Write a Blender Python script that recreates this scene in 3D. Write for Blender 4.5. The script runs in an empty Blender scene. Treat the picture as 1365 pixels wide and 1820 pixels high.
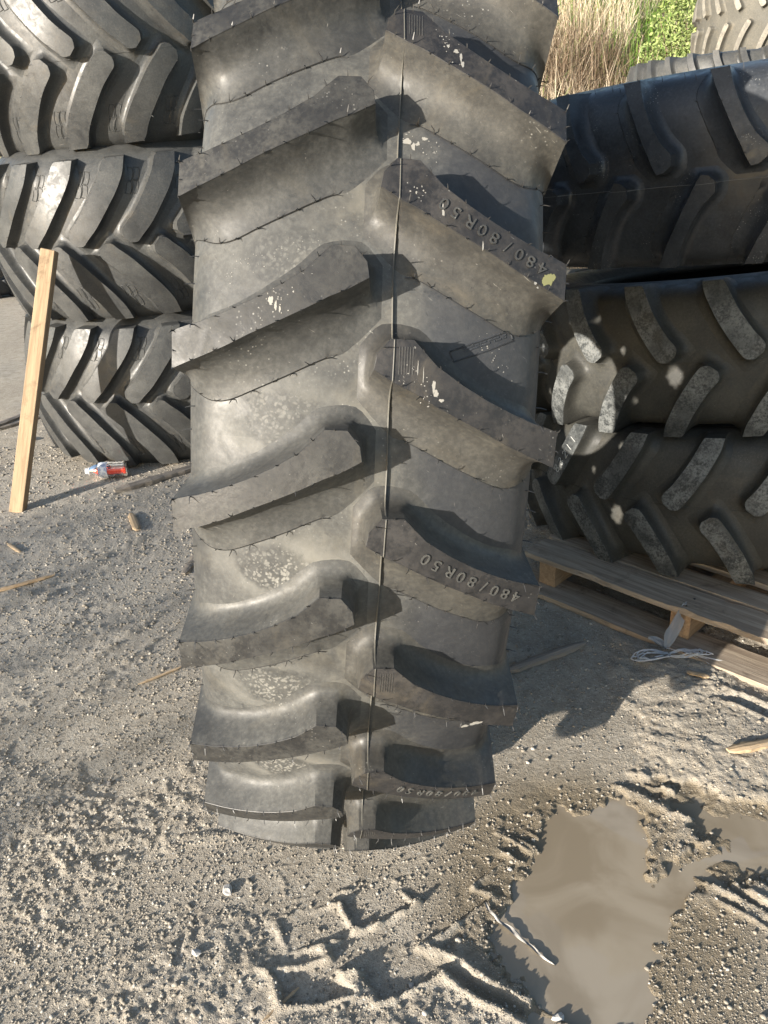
import bpy, math, random
import numpy as np
from mathutils import Vector, Matrix
from mathutils.bvhtree import BVHTree
random.seed(7)
rng = np.random.default_rng(11)
PI = math.pi
scene = bpy.context.scene
C = scene.collection

# ------------------------------------------------------------------ camera
CAM_H = 1.5674
F_PX = 1392.2
fwd = Vector((0.0, 0.90630779, -0.42261826))
right = Vector((0.99875026, -0.02112211, -0.04529651))
up = Vector((0.04997917, 0.4220901, 0.90517514))
cam_d = bpy.data.cameras.new('camera')
cam = bpy.data.objects.new('camera', cam_d)
C.objects.link(cam)
cam.matrix_world = Matrix(((right.x, up.x, -fwd.x, 0), (right.y, up.y, -fwd.y, 0),
                           (right.z, up.z, -fwd.z, CAM_H), (0, 0, 0, 1)))
cam_d.sensor_fit = 'HORIZONTAL'
cam_d.sensor_width = 36.0
cam_d.lens = 36.0 * F_PX / 1365.0
cam_d.clip_start = 0.02
cam_d.clip_end = 1000
scene.camera = cam

# ------------------------------------------------------------------ light
SUN_EL = math.radians(13.5)
SUN_AZ = math.radians(47.0)
sun_to = Vector((-math.sin(SUN_AZ) * math.cos(SUN_EL), -math.cos(SUN_AZ) * math.cos(SUN_EL), math.sin(SUN_EL))).normalized()
sl = bpy.data.lights.new('sun', 'SUN')
sl.energy = 5.0
sl.angle = math.radians(0.55)
sl.color = (1.0, 0.925, 0.82)
so = bpy.data.objects.new('sun', sl)
so.rotation_euler = (-sun_to).to_track_quat('-Z', 'Y').to_euler()
so.location = (-6, -6, 8)
C.objects.link(so)
world = bpy.data.worlds.new('World')
scene.world = world
world.use_nodes = True
wn = world.node_tree
wn.nodes.clear()
sky = wn.nodes.new('ShaderNodeTexSky')
sky.sky_type = 'NISHITA'
sky.sun_disc = False
sky.sun_elevation = SUN_EL
sky.sun_rotation = math.atan2(sun_to.x, sun_to.y)
bgn = wn.nodes.new('ShaderNodeBackground')
bgn.inputs['Strength'].default_value = 0.115
wo = wn.nodes.new('ShaderNodeOutputWorld')
wn.links.new(sky.outputs[0], bgn.inputs[0])
wn.links.new(bgn.outputs[0], wo.inputs[0])
scene.view_settings.view_transform = 'Standard'
scene.view_settings.look = 'None'
scene.view_settings.gamma = 1.0
scene.view_settings.use_curve_mapping = False
scene.view_settings.exposure = 1.2

# ------------------------------------------------------------------ helpers
def tag(o, label=None, cat=None, group=None, kind=None):
    if label: o['label'] = label
    if cat: o['category'] = cat
    if group: o['group'] = group
    if kind: o['kind'] = kind
    return o

def empty(name, mat=None):
    o = bpy.data.objects.new(name, None)
    o.empty_display_size = 0.05
    C.objects.link(o)
    if mat is not None: o.matrix_world = mat
    return o

def make_mesh(name, V, Fc, mat=None, smooth=True, sharp=None, uv=None):
    me = bpy.data.meshes.new(name)
    me.from_pydata([tuple(map(float, v)) for v in V], [], [tuple(map(int, f)) for f in Fc])
    me.update()
    if smooth: me.shade_smooth()
    if sharp: me.set_sharp_from_angle(angle=math.radians(sharp))
    if mat: me.materials.append(mat)
    return me

def add(name, me, parent=None, mloc=None):
    o = bpy.data.objects.new(name, me)
    C.objects.link(o)
    if parent is not None: o.parent = parent
    if mloc is not None:
        if parent is not None: o.matrix_local = mloc
        else: o.matrix_world = mloc
    return o

def fast_mesh(name, V, Q, mat, smooth=True):
    """numpy verts (n,3), quads or tris (m,k)"""
    me = bpy.data.meshes.new(name)
    V = np.asarray(V, np.float32); Q = np.asarray(Q, np.int32)
    k = Q.shape[1]
    me.vertices.add(len(V)); me.vertices.foreach_set('co', V.ravel())
    me.loops.add(Q.size); me.loops.foreach_set('vertex_index', Q.ravel())
    me.polygons.add(len(Q))
    me.polygons.foreach_set('loop_start', np.arange(0, Q.size, k, dtype=np.int32))
    me.polygons.foreach_set('loop_total', np.full(len(Q), k, np.int32))
    me.update(calc_edges=True)
    if smooth: me.shade_smooth()
    if mat: me.materials.append(mat)
    return me

class MB:
    def __init__(s): s.V = []; s.F = []
    def box(s, size, M=Matrix(), bevel=0.0):
        x, y, z = [d / 2 for d in size]
        b = bevel
        n = len(s.V)
        if b <= 0:
            for sx, sy, sz in ((-1,-1,-1),(1,-1,-1),(1,1,-1),(-1,1,-1),(-1,-1,1),(1,-1,1),(1,1,1),(-1,1,1)):
                s.V.append(M @ Vector((sx*x, sy*y, sz*z)))
            for f in ((0,3,2,1),(4,5,6,7),(0,1,5,4),(1,2,6,5),(2,3,7,6),(3,0,4,7)):
                s.F.append([n+i for i in f])
        else:
            rings = [(-z, b), (-z + b, 0), (z - b, 0), (z, b)]
            for zz, i in rings:
                for px, py in ((-x+i+b*0, -y+b+i*0), (-x+b, -y+i), (x-b, -y+i), (x-i, -y+b), (x-i, y-b), (x-b, y-i), (-x+b, y-i), (-x+i, y-b)):
                    s.V.append(M @ Vector((px, py, zz)))
            for r in range(3):
                for k in range(8):
                    a = n+r*8+k; c = n+r*8+(k+1) % 8
                    s.F.append([a, c, c+8, a+8])
            s.F.append([n+k for k in range(7, -1, -1)]); s.F.append([n+24+k for k in range(8)])
    def tube(s, pts, rad, seg=6, cap=True):
        pts = [Vector(p) for p in pts]
        n = len(s.V)
        ref = Vector((0, 0, 1))
        for i, p in enumerate(pts):
            d = (pts[min(i+1, len(pts)-1)] - pts[max(i-1, 0)]).normalized()
            a = d.cross(ref)
            if a.length < 1e-3: a = d.cross(Vector((1, 0, 0)))
            a.normalize(); b = d.cross(a)
            r = rad[i] if isinstance(rad, (list, tuple)) else rad
            for k in range(seg):
                t = 2*PI*k/seg
                s.V.append(p + (a*math.cos(t) + b*math.sin(t))*r)
        for i in range(len(pts)-1):
            for k in range(seg):
                a0 = n+i*seg+k; a1 = n+i*seg+(k+1) % seg
                s.F.append([a0, a1, a1+seg, a0+seg])
        if cap:
            s.F.append([n+k for k in range(seg-1, -1, -1)])
            s.F.append([n+(len(pts)-1)*seg+k for k in range(seg)])
    def lathe(s, prof, seg=20, M=Matrix()):
        """profile (r, x) about X axis"""
        n = len(s.V)
        for r, x in prof:
            for k in range(seg):
                t = 2*PI*k/seg
                s.V.append(M @ Vector((x, r*math.cos(t), r*math.sin(t))))
        for i in range(len(prof)-1):
            for k in range(seg):
                a0 = n+i*seg+k; a1 = n+i*seg+(k+1) % seg
                s.F.append([a0, a0+seg, a1+seg, a1])
    def mesh(s, name, mat, smooth=True, sharp=35):
        return make_mesh(name, s.V, s.F, mat, smooth, sharp)

def noise2(x, y, seed=0):
    """vectorised gradient-ish value noise, -1..1"""
    xi = np.floor(x).astype(np.int64); yi = np.floor(y).astype(np.int64)
    fx = x - xi; fy = y - yi
    fx = fx*fx*fx*(fx*(fx*6-15)+10); fy = fy*fy*fy*(fy*(fy*6-15)+10)
    def h(a, b):
        n = (a*374761393 + b*668265263 + seed*1442695041) & 0xffffffff
        n = ((n ^ (n >> 13))*1274126177) & 0xffffffff
        n = n ^ (n >> 16)
        return (n & 0xffff)/32767.5 - 1
    return (h(xi, yi)*(1-fx)+h(xi+1, yi)*fx)*(1-fy) + (h(xi, yi+1)*(1-fx)+h(xi+1, yi+1)*fx)*fy

def sstep(a, b, x):
    t = np.clip((x-a)/(b-a), 0, 1)
    return t*t*(3-2*t)

# ------------------------------------------------------------------ node materials
class NM:
    def __init__(s, name):
        s.m = bpy.data.materials.new(name); s.m.use_nodes = True
        s.t = s.m.node_tree; s.t.nodes.clear()
        s.out = s.t.nodes.new('ShaderNodeOutputMaterial')
        s.p = s.t.nodes.new('ShaderNodeBsdfPrincipled')
        s.t.links.new(s.p.outputs[0], s.out.inputs[0])
    def n(s, typ, **kw):
        nd = s.t.nodes.new(typ)
        for k, v in kw.items():
            if k == 'inp':
                for a, b in v.items():
                    if isinstance(b, bpy.types.NodeSocket): s.t.links.new(b, nd.inputs[a])
                    else: nd.inputs[a].default_value = b
            else: setattr(nd, k, v)
        return nd
    def link(s, a, b): s.t.links.new(a, b)
    def coord(s, rand=True, kind='Object'):
        tc = s.n('ShaderNodeTexCoord')
        if not rand: return tc.outputs[kind]
        oi = s.n('ShaderNodeObjectInfo')
        mu = s.n('ShaderNodeMath', operation='MULTIPLY', inp={0: oi.outputs['Random'], 1: 57.0})
        ad = s.n('ShaderNodeVectorMath', operation='ADD', inp={0: tc.outputs[kind], 1: mu.outputs[0]})
        return ad.outputs[0]
    def noise(s, vec, scale, detail=4, rough=0.55, dist=0.0):
        return s.n('ShaderNodeTexNoise', inp={'Vector': vec, 'Scale': scale, 'Detail': detail, 'Roughness': rough, 'Distortion': dist}).outputs['Fac']
    def ramp(s, fac, a, b, va=0.0, vb=1.0):
        return s.n('ShaderNodeMapRange', interpolation_type='SMOOTHSTEP', inp={'Value': fac, 'From Min': a, 'From Max': b, 'To Min': va, 'To Max': vb}).outputs[0]
    def mix(s, fac, a, b):
        nd = s.n('ShaderNodeMix', data_type='RGBA')
        for sock, v in ((nd.inputs[0], fac), (nd.inputs[6], a), (nd.inputs[7], b)):
            if isinstance(v, bpy.types.NodeSocket): s.link(v, sock)
            else: sock.default_value = v if not isinstance(v, tuple) or len(v) == 4 else (*v, 1)
        return nd.outputs[2]
    def math(s, op, a, b=0.0, c=None):
        nd = s.n('ShaderNodeMath', operation=op)
        for i, v in enumerate((a, b) + ((c,) if c is not None else ())):
            if isinstance(v, bpy.types.NodeSocket): s.link(v, nd.inputs[i])
            else: nd.inputs[i].default_value = v
        return nd.outputs[0]
    def bump(s, h, strength, dist, prev=None):
        nd = s.n('ShaderNodeBump', inp={'Height': h, 'Strength': strength, 'Distance': dist})
        if prev is not None: s.link(prev, nd.inputs['Normal'])
        return nd.outputs[0]
    def set(s, **kw):
        for k, v in kw.items():
            k = {'color': 'Base Color', 'rough': 'Roughness', 'normal': 'Normal', 'spec': 'Specular IOR Level', 'ior': 'IOR', 'trans': 'Transmission Weight', 'alpha': 'Alpha', 'sheen': 'Sheen Weight', 'sss': 'Subsurface Weight'}.get(k, k)
            if isinstance(v, bpy.types.NodeSocket): s.link(v, s.p.inputs[k])
            else: s.p.inputs[k].default_value = (*v, 1) if isinstance(v, tuple) and len(v) == 3 else v
        return s.m

def stretch(m, vec, sc):
    return m.n('ShaderNodeMapping', inp={'Vector': vec, 'Scale': sc}).outputs[0]

def rubber(name, dark, dust, amt=0.5, brown=0.25, chalk=0.15, tan=(0.30, 0.25, 0.17), rough=0.5, rand=True, scratch=0.5, valley=None, spec=0.4, top=None):
    m = NM(name)
    v = m.coord(rand)
    n1 = m.noise(v, 5.0, 6, 0.6); n2 = m.noise(v, 23.0, 6, 0.65, 0.6); n3 = m.noise(v, 140.0, 4, 0.7)
    d = m.math('ADD', m.math('MULTIPLY', n1, 0.62), m.math('ADD', m.math('MULTIPLY', n2, 0.22), m.math('MULTIPLY', n3, 0.16)))
    dustf = m.math('MULTIPLY', m.ramp(d, 0.28, 0.72, 0.18, 1.0), amt)
    fine = m.ramp(n3, 0.35, 0.75, 0.75, 1.2)
    dustf = m.math('MULTIPLY', dustf, fine)
    col = m.mix(dustf, dark, dust)
    if top is not None:
        tcol = m.mix(m.math('MULTIPLY', m.math('MULTIPLY', m.ramp(m.math('ADD', m.math('MULTIPLY', n2, .5), m.math('MULTIPLY', n3, .5)), 0.40, 0.60), m.ramp(m.noise(v, 8.0, 3), .36, .62, .35, 1.0)), top[2]), top[0], top[1])
        at = m.n('ShaderNodeAttribute', attribute_name='top')
        col = m.mix(at.outputs['Fac'], col, tcol)
    bf = m.math('MULTIPLY', m.ramp(m.noise(v, 6.0, 7, 0.65, 1.4), 0.54, 0.78), brown)
    col = m.mix(bf, col, tan)
    # white chalky splashes
    cf = m.math('MULTIPLY', m.ramp(m.noise(v, 21.0, 10, 0.78, 1.2), 0.655, 0.74), chalk)
    col = m.mix(cf, col, (0.55, 0.54, 0.50))
    # spatter: small pale specks gathered in clusters, and dark bare spots
    vs_ = m.n('ShaderNodeTexVoronoi', feature='F1', inp={'Vector': v, 'Scale': 210.0})
    clus = m.ramp(m.noise(v, 7.0, 5, .6), .54, .70)
    spk = m.math('MULTIPLY', m.math('MULTIPLY', m.ramp(vs_.outputs['Distance'], .30, .16), clus), m.ramp(vs_.outputs['Color'], .45, .75))
    col = m.mix(m.math('MULTIPLY', spk, min(1, chalk*.9)), col, (0.46, 0.45, 0.41))
    bare = m.math('MULTIPLY', m.ramp(m.noise(v, 38.0, 7, .7, .6), .60, .70), .55)
    col = m.mix(bare, col, dark)
    # fine scratches / runs along several directions
    for sc, th, br, ro in (((5, 110, 110), 0.74, 1, (.3, .9, .5)), ((150, 7, 90), 0.73, 1, (.7, -.3, 1.1)), ((90, 120, 5), 0.72, 1, (-.35, .15, .2)), ((120, 120, 10), .67, 0, (.2, .5, .1)), ((9, 190, 150), .71, 1, (1.2, .4, -.6))):
        rv = m.n('ShaderNodeMapping', inp={'Vector': v, 'Rotation': ro}).outputs[0]
        s_ = m.ramp(m.noise(stretch(m, rv, sc), 2.0, 3, 0.6, .25), th, th+0.05)
        col = m.mix(m.math('MULTIPLY', s_, scratch), col, (0.30, 0.29, 0.26) if br else dark)
    rr = m.ramp(n2, 0.3, 0.7, rough-0.10, rough+0.16)
    if valley is not None:
        col = valley(m, col)
    bp = m.bump(n3, 0.10, 0.002)
    bp = m.bump(n2, 0.14, 0.004, bp)
    return m.set(color=col, rough=rr, normal=bp, spec=spec)

def main_valley(m, col):
    """dried white deposit, spotted, lying in the hollows on the left half (UV: pitch units, metres across)"""
    uv = m.n('ShaderNodeTexCoord').outputs['UV']
    sp = m.n('ShaderNodeSeparateXYZ', inp={0: uv})
    fr = m.math('FRACT', sp.outputs[0])
    # patch centre: frac .52, x -0.09
    du = m.math('DIVIDE', m.math('SUBTRACT', m.math('ADD', fr, m.math('MULTIPLY', sp.outputs[1], -0.9)), 0.600), 0.21)
    dx = m.math('DIVIDE', m.math('SUBTRACT', sp.outputs[1], -0.095), 0.075)
    rad = m.math('SQRT', m.math('ADD', m.math('POWER', m.math('ABSOLUTE', du), 2.0), m.math('POWER', m.math('ABSOLUTE', dx), 2.0)))
    v = m.coord(False)
    nz = m.noise(v, 16.0, 5, 0.6, 0.5)
    rad2 = m.math('ADD', rad, m.math('MULTIPLY', m.math('SUBTRACT', nz, 0.5), 1.1))
    patch = m.ramp(rad2, 0.25, 1.20, 1.0, 0.0)
    wn_ = m.n('ShaderNodeTexNoise', inp={'Vector': v, 'Scale': 90.0, 'Detail': 2.0})
    wv = m.n('ShaderNodeVectorMath', operation='MULTIPLY_ADD', inp={0: wn_.outputs['Color'], 1: (.012, .012, .012), 2: v})
    vo = m.n('ShaderNodeTexVoronoi', feature='F1', inp={'Vector': wv.outputs[0], 'Scale': 175.0, 'Randomness': 1.0})
    dots = m.ramp(m.math('ADD', vo.outputs['Distance'], m.math('MULTIPLY', m.math('SUBTRACT', m.noise(v, 60.0, 3), .5), .9)), 0.20, 0.55, 1.0, 0.0)
    fade = m.ramp(m.noise(v, 4.0, 2), 0.35, 0.6, 0.35, 1.0)
    f = m.math('MULTIPLY', m.math('MULTIPLY', patch, m.math('ADD', m.math('MULTIPLY', dots, 0.62), 0.05)), fade)
    rim = m.math('MULTIPLY', m.math('MULTIPLY', m.ramp(rad2, 0.75, 1.05, 0.0, 1.0), m.ramp(rad2, 1.05, 1.75, 1.0, 0.0)), m.math('MULTIPLY', fade, 0.28))
    f = m.math('MAXIMUM', f, rim)
    near = m.math('MAXIMUM', m.ramp(sp.outputs[0], 30.6, 32.2, 0.0, 0.55), m.ramp(sp.outputs[0], 9.0, 12.0, 0.9, 0.0))
    f = m.math('MULTIPLY', f, near)
    right_dark = m.math('MULTIPLY', m.ramp(m.math('ADD', sp.outputs[1], m.math('MULTIPLY', m.math('SUBTRACT', nz, .5), .12)), 0.03, 0.11), 0.62)  # right half mixed towards a dark blue-grey
    col = m.mix(right_dark, col, (0.026, 0.028, 0.034))
    # fine pale dust gathered along the middle, round the lug noses
    mid = m.math('MULTIPLY', m.ramp(m.math('ABSOLUTE', m.math('ADD', sp.outputs[1], .02)), .10, .01), m.ramp(nz, .38, .68, .05, .6))
    col = m.mix(mid, col, (0.175, 0.165, 0.138))
    return m.mix(f, col, (0.34, 0.33, 0.295))

M_MAIN = rubber('rubber_main', (0.016, 0.017, 0.019), (0.112, 0.112, 0.104), amt=0.92, brown=0.28, chalk=0.5, tan=(0.14, 0.125, 0.095), rough=0.52, rand=False, valley=main_valley)
M_MAINLUG = rubber('rubber_main_lug', (0.018, 0.019, 0.020), (0.104, 0.103, 0.095), amt=0.92, brown=0.32, chalk=0.55, tan=(0.13, 0.115, 0.085), rough=0.52, top=((0.020, 0.020, 0.020), (0.056, 0.055, 0.050), 0.9))
M_MAINLUG2 = rubber('rubber_main_lug_stained', (0.018, 0.018, 0.019), (0.088, 0.085, 0.074), amt=0.92, brown=0.45, chalk=0.6, tan=(0.13, 0.11, 0.078), rough=0.50, top=((0.017, 0.017, 0.018), (0.044, 0.041, 0.039), 0.9))
M_BLACK = rubber('rubber_black', (0.010, 0.011, 0.013), (0.060, 0.066, 0.074), amt=0.8, brown=0.06, chalk=0.8, rough=0.38, scratch=0.25)
M_LEFT = rubber('rubber_left', (0.020, 0.021, 0.023), (0.092, 0.093, 0.088), amt=0.9, brown=0.32, chalk=0.3, tan=(0.14, 0.118, 0.085), rough=0.42)
M_USED = rubber('rubber_used', (0.020, 0.021, 0.021), (0.082, 0.079, 0.066), amt=0.85, brown=0.25, chalk=0.25, tan=(0.10, 0.08, 0.055), rough=0.55, scratch=0.35, top=((0.030, 0.033, 0.034), (0.205, 0.212, 0.205), 0.85))
M_USEDLUG = M_USED
M_FAR = rubber('rubber_far', (0.06, 0.059, 0.052), (0.16, 0.15, 0.125), amt=0.9, brown=0.3, chalk=0.2, rough=0.7, top=((0.16, 0.15, 0.13), (0.32, 0.30, 0.25), 0.9))
M_FARLUG = M_FAR
_w = NM('rubber_whisker'); M_WHISK = _w.set(color=(0.03, 0.03, 0.03), rough=0.45)
_w = NM('rubber_seam'); M_SEAM = _w.set(color=(0.11, 0.105, 0.09), rough=0.5)

# ------------------------------------------------------------------ tyres
def chain(keys, n):
    """resample polyline keys (k,dims) to n, chord parameter of the first two dims, catmull-rom"""
    K = np.array(keys, float)
    k = len(K)
    t = np.linspace(0, k-1, n)
    out = []
    for x in t:
        i = min(int(x), k-2); f = x-i
        p0, p1, p2, p3 = K[max(i-1, 0)], K[i], K[i+1], K[min(i+2, k-1)]
        out.append(0.5*((2*p1)+(-p0+p2)*f+(2*p0-5*p1+4*p2-p3)*f*f+(-p0+3*p1-3*p2+p3)*f**3))
    return np.array(out)

def lin(keys, n):
    K = np.array(keys, float); t = np.linspace(0, len(K)-1, n)
    return np.stack([np.interp(t, np.arange(len(K)), K[:, i]) for i in range(K.shape[1])], -1)

class Spec:
    bulge = 1.0

def carcass_profile(sp):
    R, w, d = sp.R, sp.w, sp.depth
    kx = w/0.237; kr = d/0.057; sw = sp.sidewall
    P = [(0, 1.0*kr*-.057), (.06, -.058*kr), (.11, -.062*kr), (.15, -.070*kr), (.185, -.082*kr), (.208, -.095*kr), (.222, -.112*kr), (.231, -.135*kr),
         (.237, -.17), (.242, -.21), (.2435, -.25), (.240, -.29), (.228, -.33), (.210, -.362), (.200, -.378)]
    scale = sw/0.378
    out = []
    for i, (x, r) in enumerate(P):
        if i > 7: r = P[7][1] + (r-P[7][1])*(sw+P[7][1])/(0.378+P[7][1])
        out.append((x*kx*(1+(sp.bulge-1)*min(1, max(0, (i-5)/4))), R+r))
    prof = chain(out, 60)
    seg = np.sqrt((np.diff(prof, axis=0)**2).sum(1))
    s = np.concatenate([[0], np.cumsum(seg)])
    return s, prof

def cs(sp, s):
    """carcass surface (x, r) at signed arc coordinate s"""
    S, P = sp.prof
    a = abs(s)
    x = np.interp(a, S, P[:, 0]); r = np.interp(a, S, P[:, 1])
    return (math.copysign(x, s) if s != 0 else 0.0), r

def rtop(sp, x):
    return sp.R - sp.crown*(x/0.24)**2*(0.237/sp.w)**2

def place(sp, u, x, r):
    th = u/sp.R
    return Vector((x, -r*math.cos(th), -r*math.sin(th)))

UP_PROF = [(0, 0), (0.02, 0.06), (0.045, 0.28), (0.085, 0.52), (0.16, 0.73), (0.30, 0.88), (0.50, 0.96), (0.76, 0.995), (1.0, 1.03)]
LO_PROF = [(0, 0), (0.012, 0.03), (0.06, 0.22), (0.15, 0.46), (0.29, 0.68), (0.48, 0.83), (0.74, 0.94), (0.985, 0.972), (1.0, 1.03)]

def lug_mesh(sp, mirror, mat):
    """mirror False: lug on the -x half; True: +x half.  Keys are (u, X) with X positive outward."""
    sx = 1.0 if mirror else -1.0
    n = sp.nst
    ch = lin if sp.lowstep > .5 else chain
    U = ch(sp.U, n); L = ch(sp.L, n); UB = chain(sp.UB, n); LB = chain(sp.LB, n)
    nc = 5
    V = []; Fc = []
    # top grid
    idx = {}
    for i in range(n):
        for j in range(nc):
            f = j/(nc-1)
            p = U[i]*(1-f)+L[i]*f
            x = p[1]
            idx[(i, j)] = len(V); V.append(place(sp, p[0], sx*x, rtop(sp, x)))
    for i in range(n-1):
        for j in range(nc-1):
            Fc.append([idx[i, j], idx[i+1, j], idx[i+1, j+1], idx[i, j+1]])
    # boundary loop with base and lower-ness
    loop = []
    for i in range(n): loop.append((i, 0, U[i], UB[i], 0.0))
    for j in range(1, nc-1):
        f = j/(nc-1); loop.append((n-1, j, U[-1]*(1-f)+L[-1]*f, UB[-1]*(1-f)+LB[-1]*f, 0.0))
    for i in range(n-1, -1, -1):
        lo = float(np.clip((n-1-i)/(0.22*n), 0, 1)) * sp.lowstep
        loop.append((i, nc-1, L[i], LB[i], lo))
    for j in range(nc-2, 0, -1):
        f = j/(nc-1); loop.append((0, j, U[0]*(1-f)+L[0]*f, UB[0]*(1-f)+LB[0]*f, 0.0))
    rings = []
    for k in range(len(UP_PROF)):
        ring = []
        for (i, j, T, B, lo) in loop:
            if k == 0: ring.append(idx[i, j]); continue
            a = UP_PROF[k][0]*(1-lo)+LO_PROF[k][0]*lo
            b = UP_PROF[k][1]*(1-lo)+LO_PROF[k][1]*lo
            bx, br = cs(sp, B[1]); 
            tx, tr = T[1], rtop(sp, T[1])
            u = T[0]+(B[0]-T[0])*a; x = tx+(bx-tx)*a; r = tr+(br-tr)*b
            ring.append(len(V)); V.append(place(sp, u, sx*x, r))
        rings.append(ring)
    m = len(loop)
    for k in range(len(rings)-1):
        for q in range(m):
            q2 = (q+1) % m
            Fc.append([rings[k][q], rings[k+1][q], rings[k+1][q2], rings[k][q2]])
    if mirror: Fc = [f[::-1] for f in Fc]
    # orientation check: top face normal must point outwards (-y at theta 0)
    a, b, c, d_ = [Vector(V[i]) for i in Fc[0]]
    if (b-a).cross(c-a).dot(Vector((0, a.y, a.z))) < 0: Fc = [f[::-1] for f in Fc]
    me = make_mesh('lug', V, Fc, mat, True, 38)
    at = me.attributes.new('top', 'FLOAT', 'POINT')
    arr = np.zeros(len(V), np.float32); arr[:n*nc] = 1.0
    at.data.foreach_set('value', arr)
    return me, (U, L, UB, LB, sx)

def whisker_mesh(sp, data, step=0.027, ln=0.009, base=True):
    U, L, UB, LB, sx = data
    mb = MB()
    R_ = random.Random(5)
    def run(P, isbase):
        last = None
        for k in range(len(P)):
            q = P[k]
            if last is not None and np.linalg.norm(q-last) < step*R_.uniform(.85, 1.1): continue
            last = q
            if isbase:
                x, r = cs(sp, q[1]); r += 0.001
            else:
                x = q[1]; r = rtop(sp, x)-0.0015
            p = place(sp, q[0], sx*x, r)
            nrm = place(sp, q[0], 0, 1)
            side = Vector((R_.uniform(-1, 1), R_.uniform(-.6, .6), R_.uniform(-1, 1)))*0.35
            L_ = ln*R_.uniform(.6, 1.3)
            mid = p+(nrm+side*.6)*L_*.5; end = p+(nrm+side*1.6)*L_
            mb.tube([p-nrm*.002, mid, end], [0.0011, 0.0008, 0.0004], 3)
    run(chain([tuple(q) for q in U], 90), False); run(chain([tuple(q) for q in L], 90), False)
    if base: run(chain([tuple(q) for q in LB[:int(len(LB)*.9)]], 90), True)
    def flash(P, isbase, rad):
        pts = []
        for q in P:
            if isbase: x, r = cs(sp, q[1]); r += .0012
            else: x = q[1]; r = rtop(sp, x)-.0004
            pts.append(place(sp, q[0], sx*x, r))
        mb.tube(pts, rad, 3, False)
    if sp.lowstep > .5:
        top = np.concatenate([U[::1], L[::-1], U[:1]])
        flash(top, False, .0005)
        flash(LB[2:int(len(LB)*.86)], True, .0006)
    E_ = np.array([U[0]*(1-f)+L[0]*f for f in np.linspace(0, 1, 30)])
    run(E_, False)
    if sp.lowstep > .5:
        for u0, s0 in ((-.03, .255), (.02, .245), (.05, .262), (.095, .235), (.13, .25)):
            x, r = cs(sp, s0); p = place(sp, u0, sx*(x-.002), r); q = Vector((sx, 0, 0))*ln*1.5*R_.uniform(.7, 1.3)+place(sp, u0, 0, 1)*.003
            mb.tube([p, p+q*.5, p+q+Vector((0, 0, -.002))], [0.0010, 0.0008, 0.0004], 3)
    return mb.mesh('rubber_whiskers', M_WHISK, False, None)

def prep(sp):
    sp.prof = carcass_profile(sp)
    sp.lm = {}
    for mir in (False, True):
        me, data = lug_mesh(sp, mir, getattr(sp, 'mat_lug2', None) if mir and getattr(sp, 'mat_lug2', None) else sp.mat_lug)
        wm = whisker_mesh(sp, data, sp.wstep, sp.wlen, sp.lowstep > .5) if sp.whisk else None
        sp.lm[mir] = (me, data, wm)
    return sp

def carcass_mesh(sp, N, seg, phL):
    S, P = sp.prof
    outer = [(-x, r, -s) for (x, r), s in zip(P[::-1], S[::-1])] + [(x, r, s) for (x, r), s in zip(P[1:], S[1:])]
    t = 0.028
    xs = P[-1][0]
    inner = [(xs-.035, P[-1][1]+.01), (xs-.03, P[-1][1]+.03), (sp.w*.93, P[-1][1]+sp.sidewall*.35), (sp.w*.9, sp.R-sp.depth-.10), (sp.w*.7, sp.R-sp.depth-.045), (0, sp.R-sp.depth-.03)]
    inn = [(x, r, 1.0) for x, r in inner] + [(-x, r, 1.0) for x, r in inner[-2::-1]]
    prof = outer + inn
    m = len(prof)
    pr = np.array(prof)
    th = np.linspace(0, 2*PI, seg+1)[:-1]
    V = np.zeros((seg, m, 3))
    V[:, :, 0] = pr[None, :, 0]
    V[:, :, 1] = -pr[None, :, 1]*np.cos(th)[:, None]
    V[:, :, 2] = -pr[None, :, 1]*np.sin(th)[:, None]
    i = np.arange(seg)[:, None]; j = np.arange(m)[None, :]
    a = i*m+j; b = i*m+(j+1) % m; c = ((i+1) % seg)*m+(j+1) % m; d = ((i+1) % seg)*m+j
    Q = np.stack([a, b, c, d], -1).reshape(-1, 4)
    Q = Q[:, ::-1]
    me = fast_mesh('carcass', V.reshape(-1, 3), Q, sp.mat)
    uvl = me.uv_layers.new(name='UVMap')
    thu = ((th-phL)*N/(2*PI))
    Uv = np.zeros((seg+1, m, 2)); Uv[:-1, :, 0] = thu[:, None]; Uv[-1, :, 0] = thu[0]+N
    Uv[:, :, 1] = pr[None, :, 2]
    ai = np.stack([i*np.ones_like(j), i*np.ones_like(j), (i+1)*np.ones_like(j), (i+1)*np.ones_like(j)], -1).reshape(-1, 4)[:, ::-1]
    aj = np.stack([j*np.ones_like(i), ((j+1) % m)*np.ones_like(i), ((j+1) % m)*np.ones_like(i), j*np.ones_like(i)], -1).reshape(-1, 4)[:, ::-1]
    uvl.data.foreach_set('uv', Uv[ai, aj].astype(np.float32).ravel())
    # outward check
    p0 = me.polygons[20]
    if p0.normal.dot(Vector((0, p0.center.y, p0.center.z))) < 0 and abs(p0.center.x) < sp.w*.8: me.flip_normals()
    return me

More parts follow.
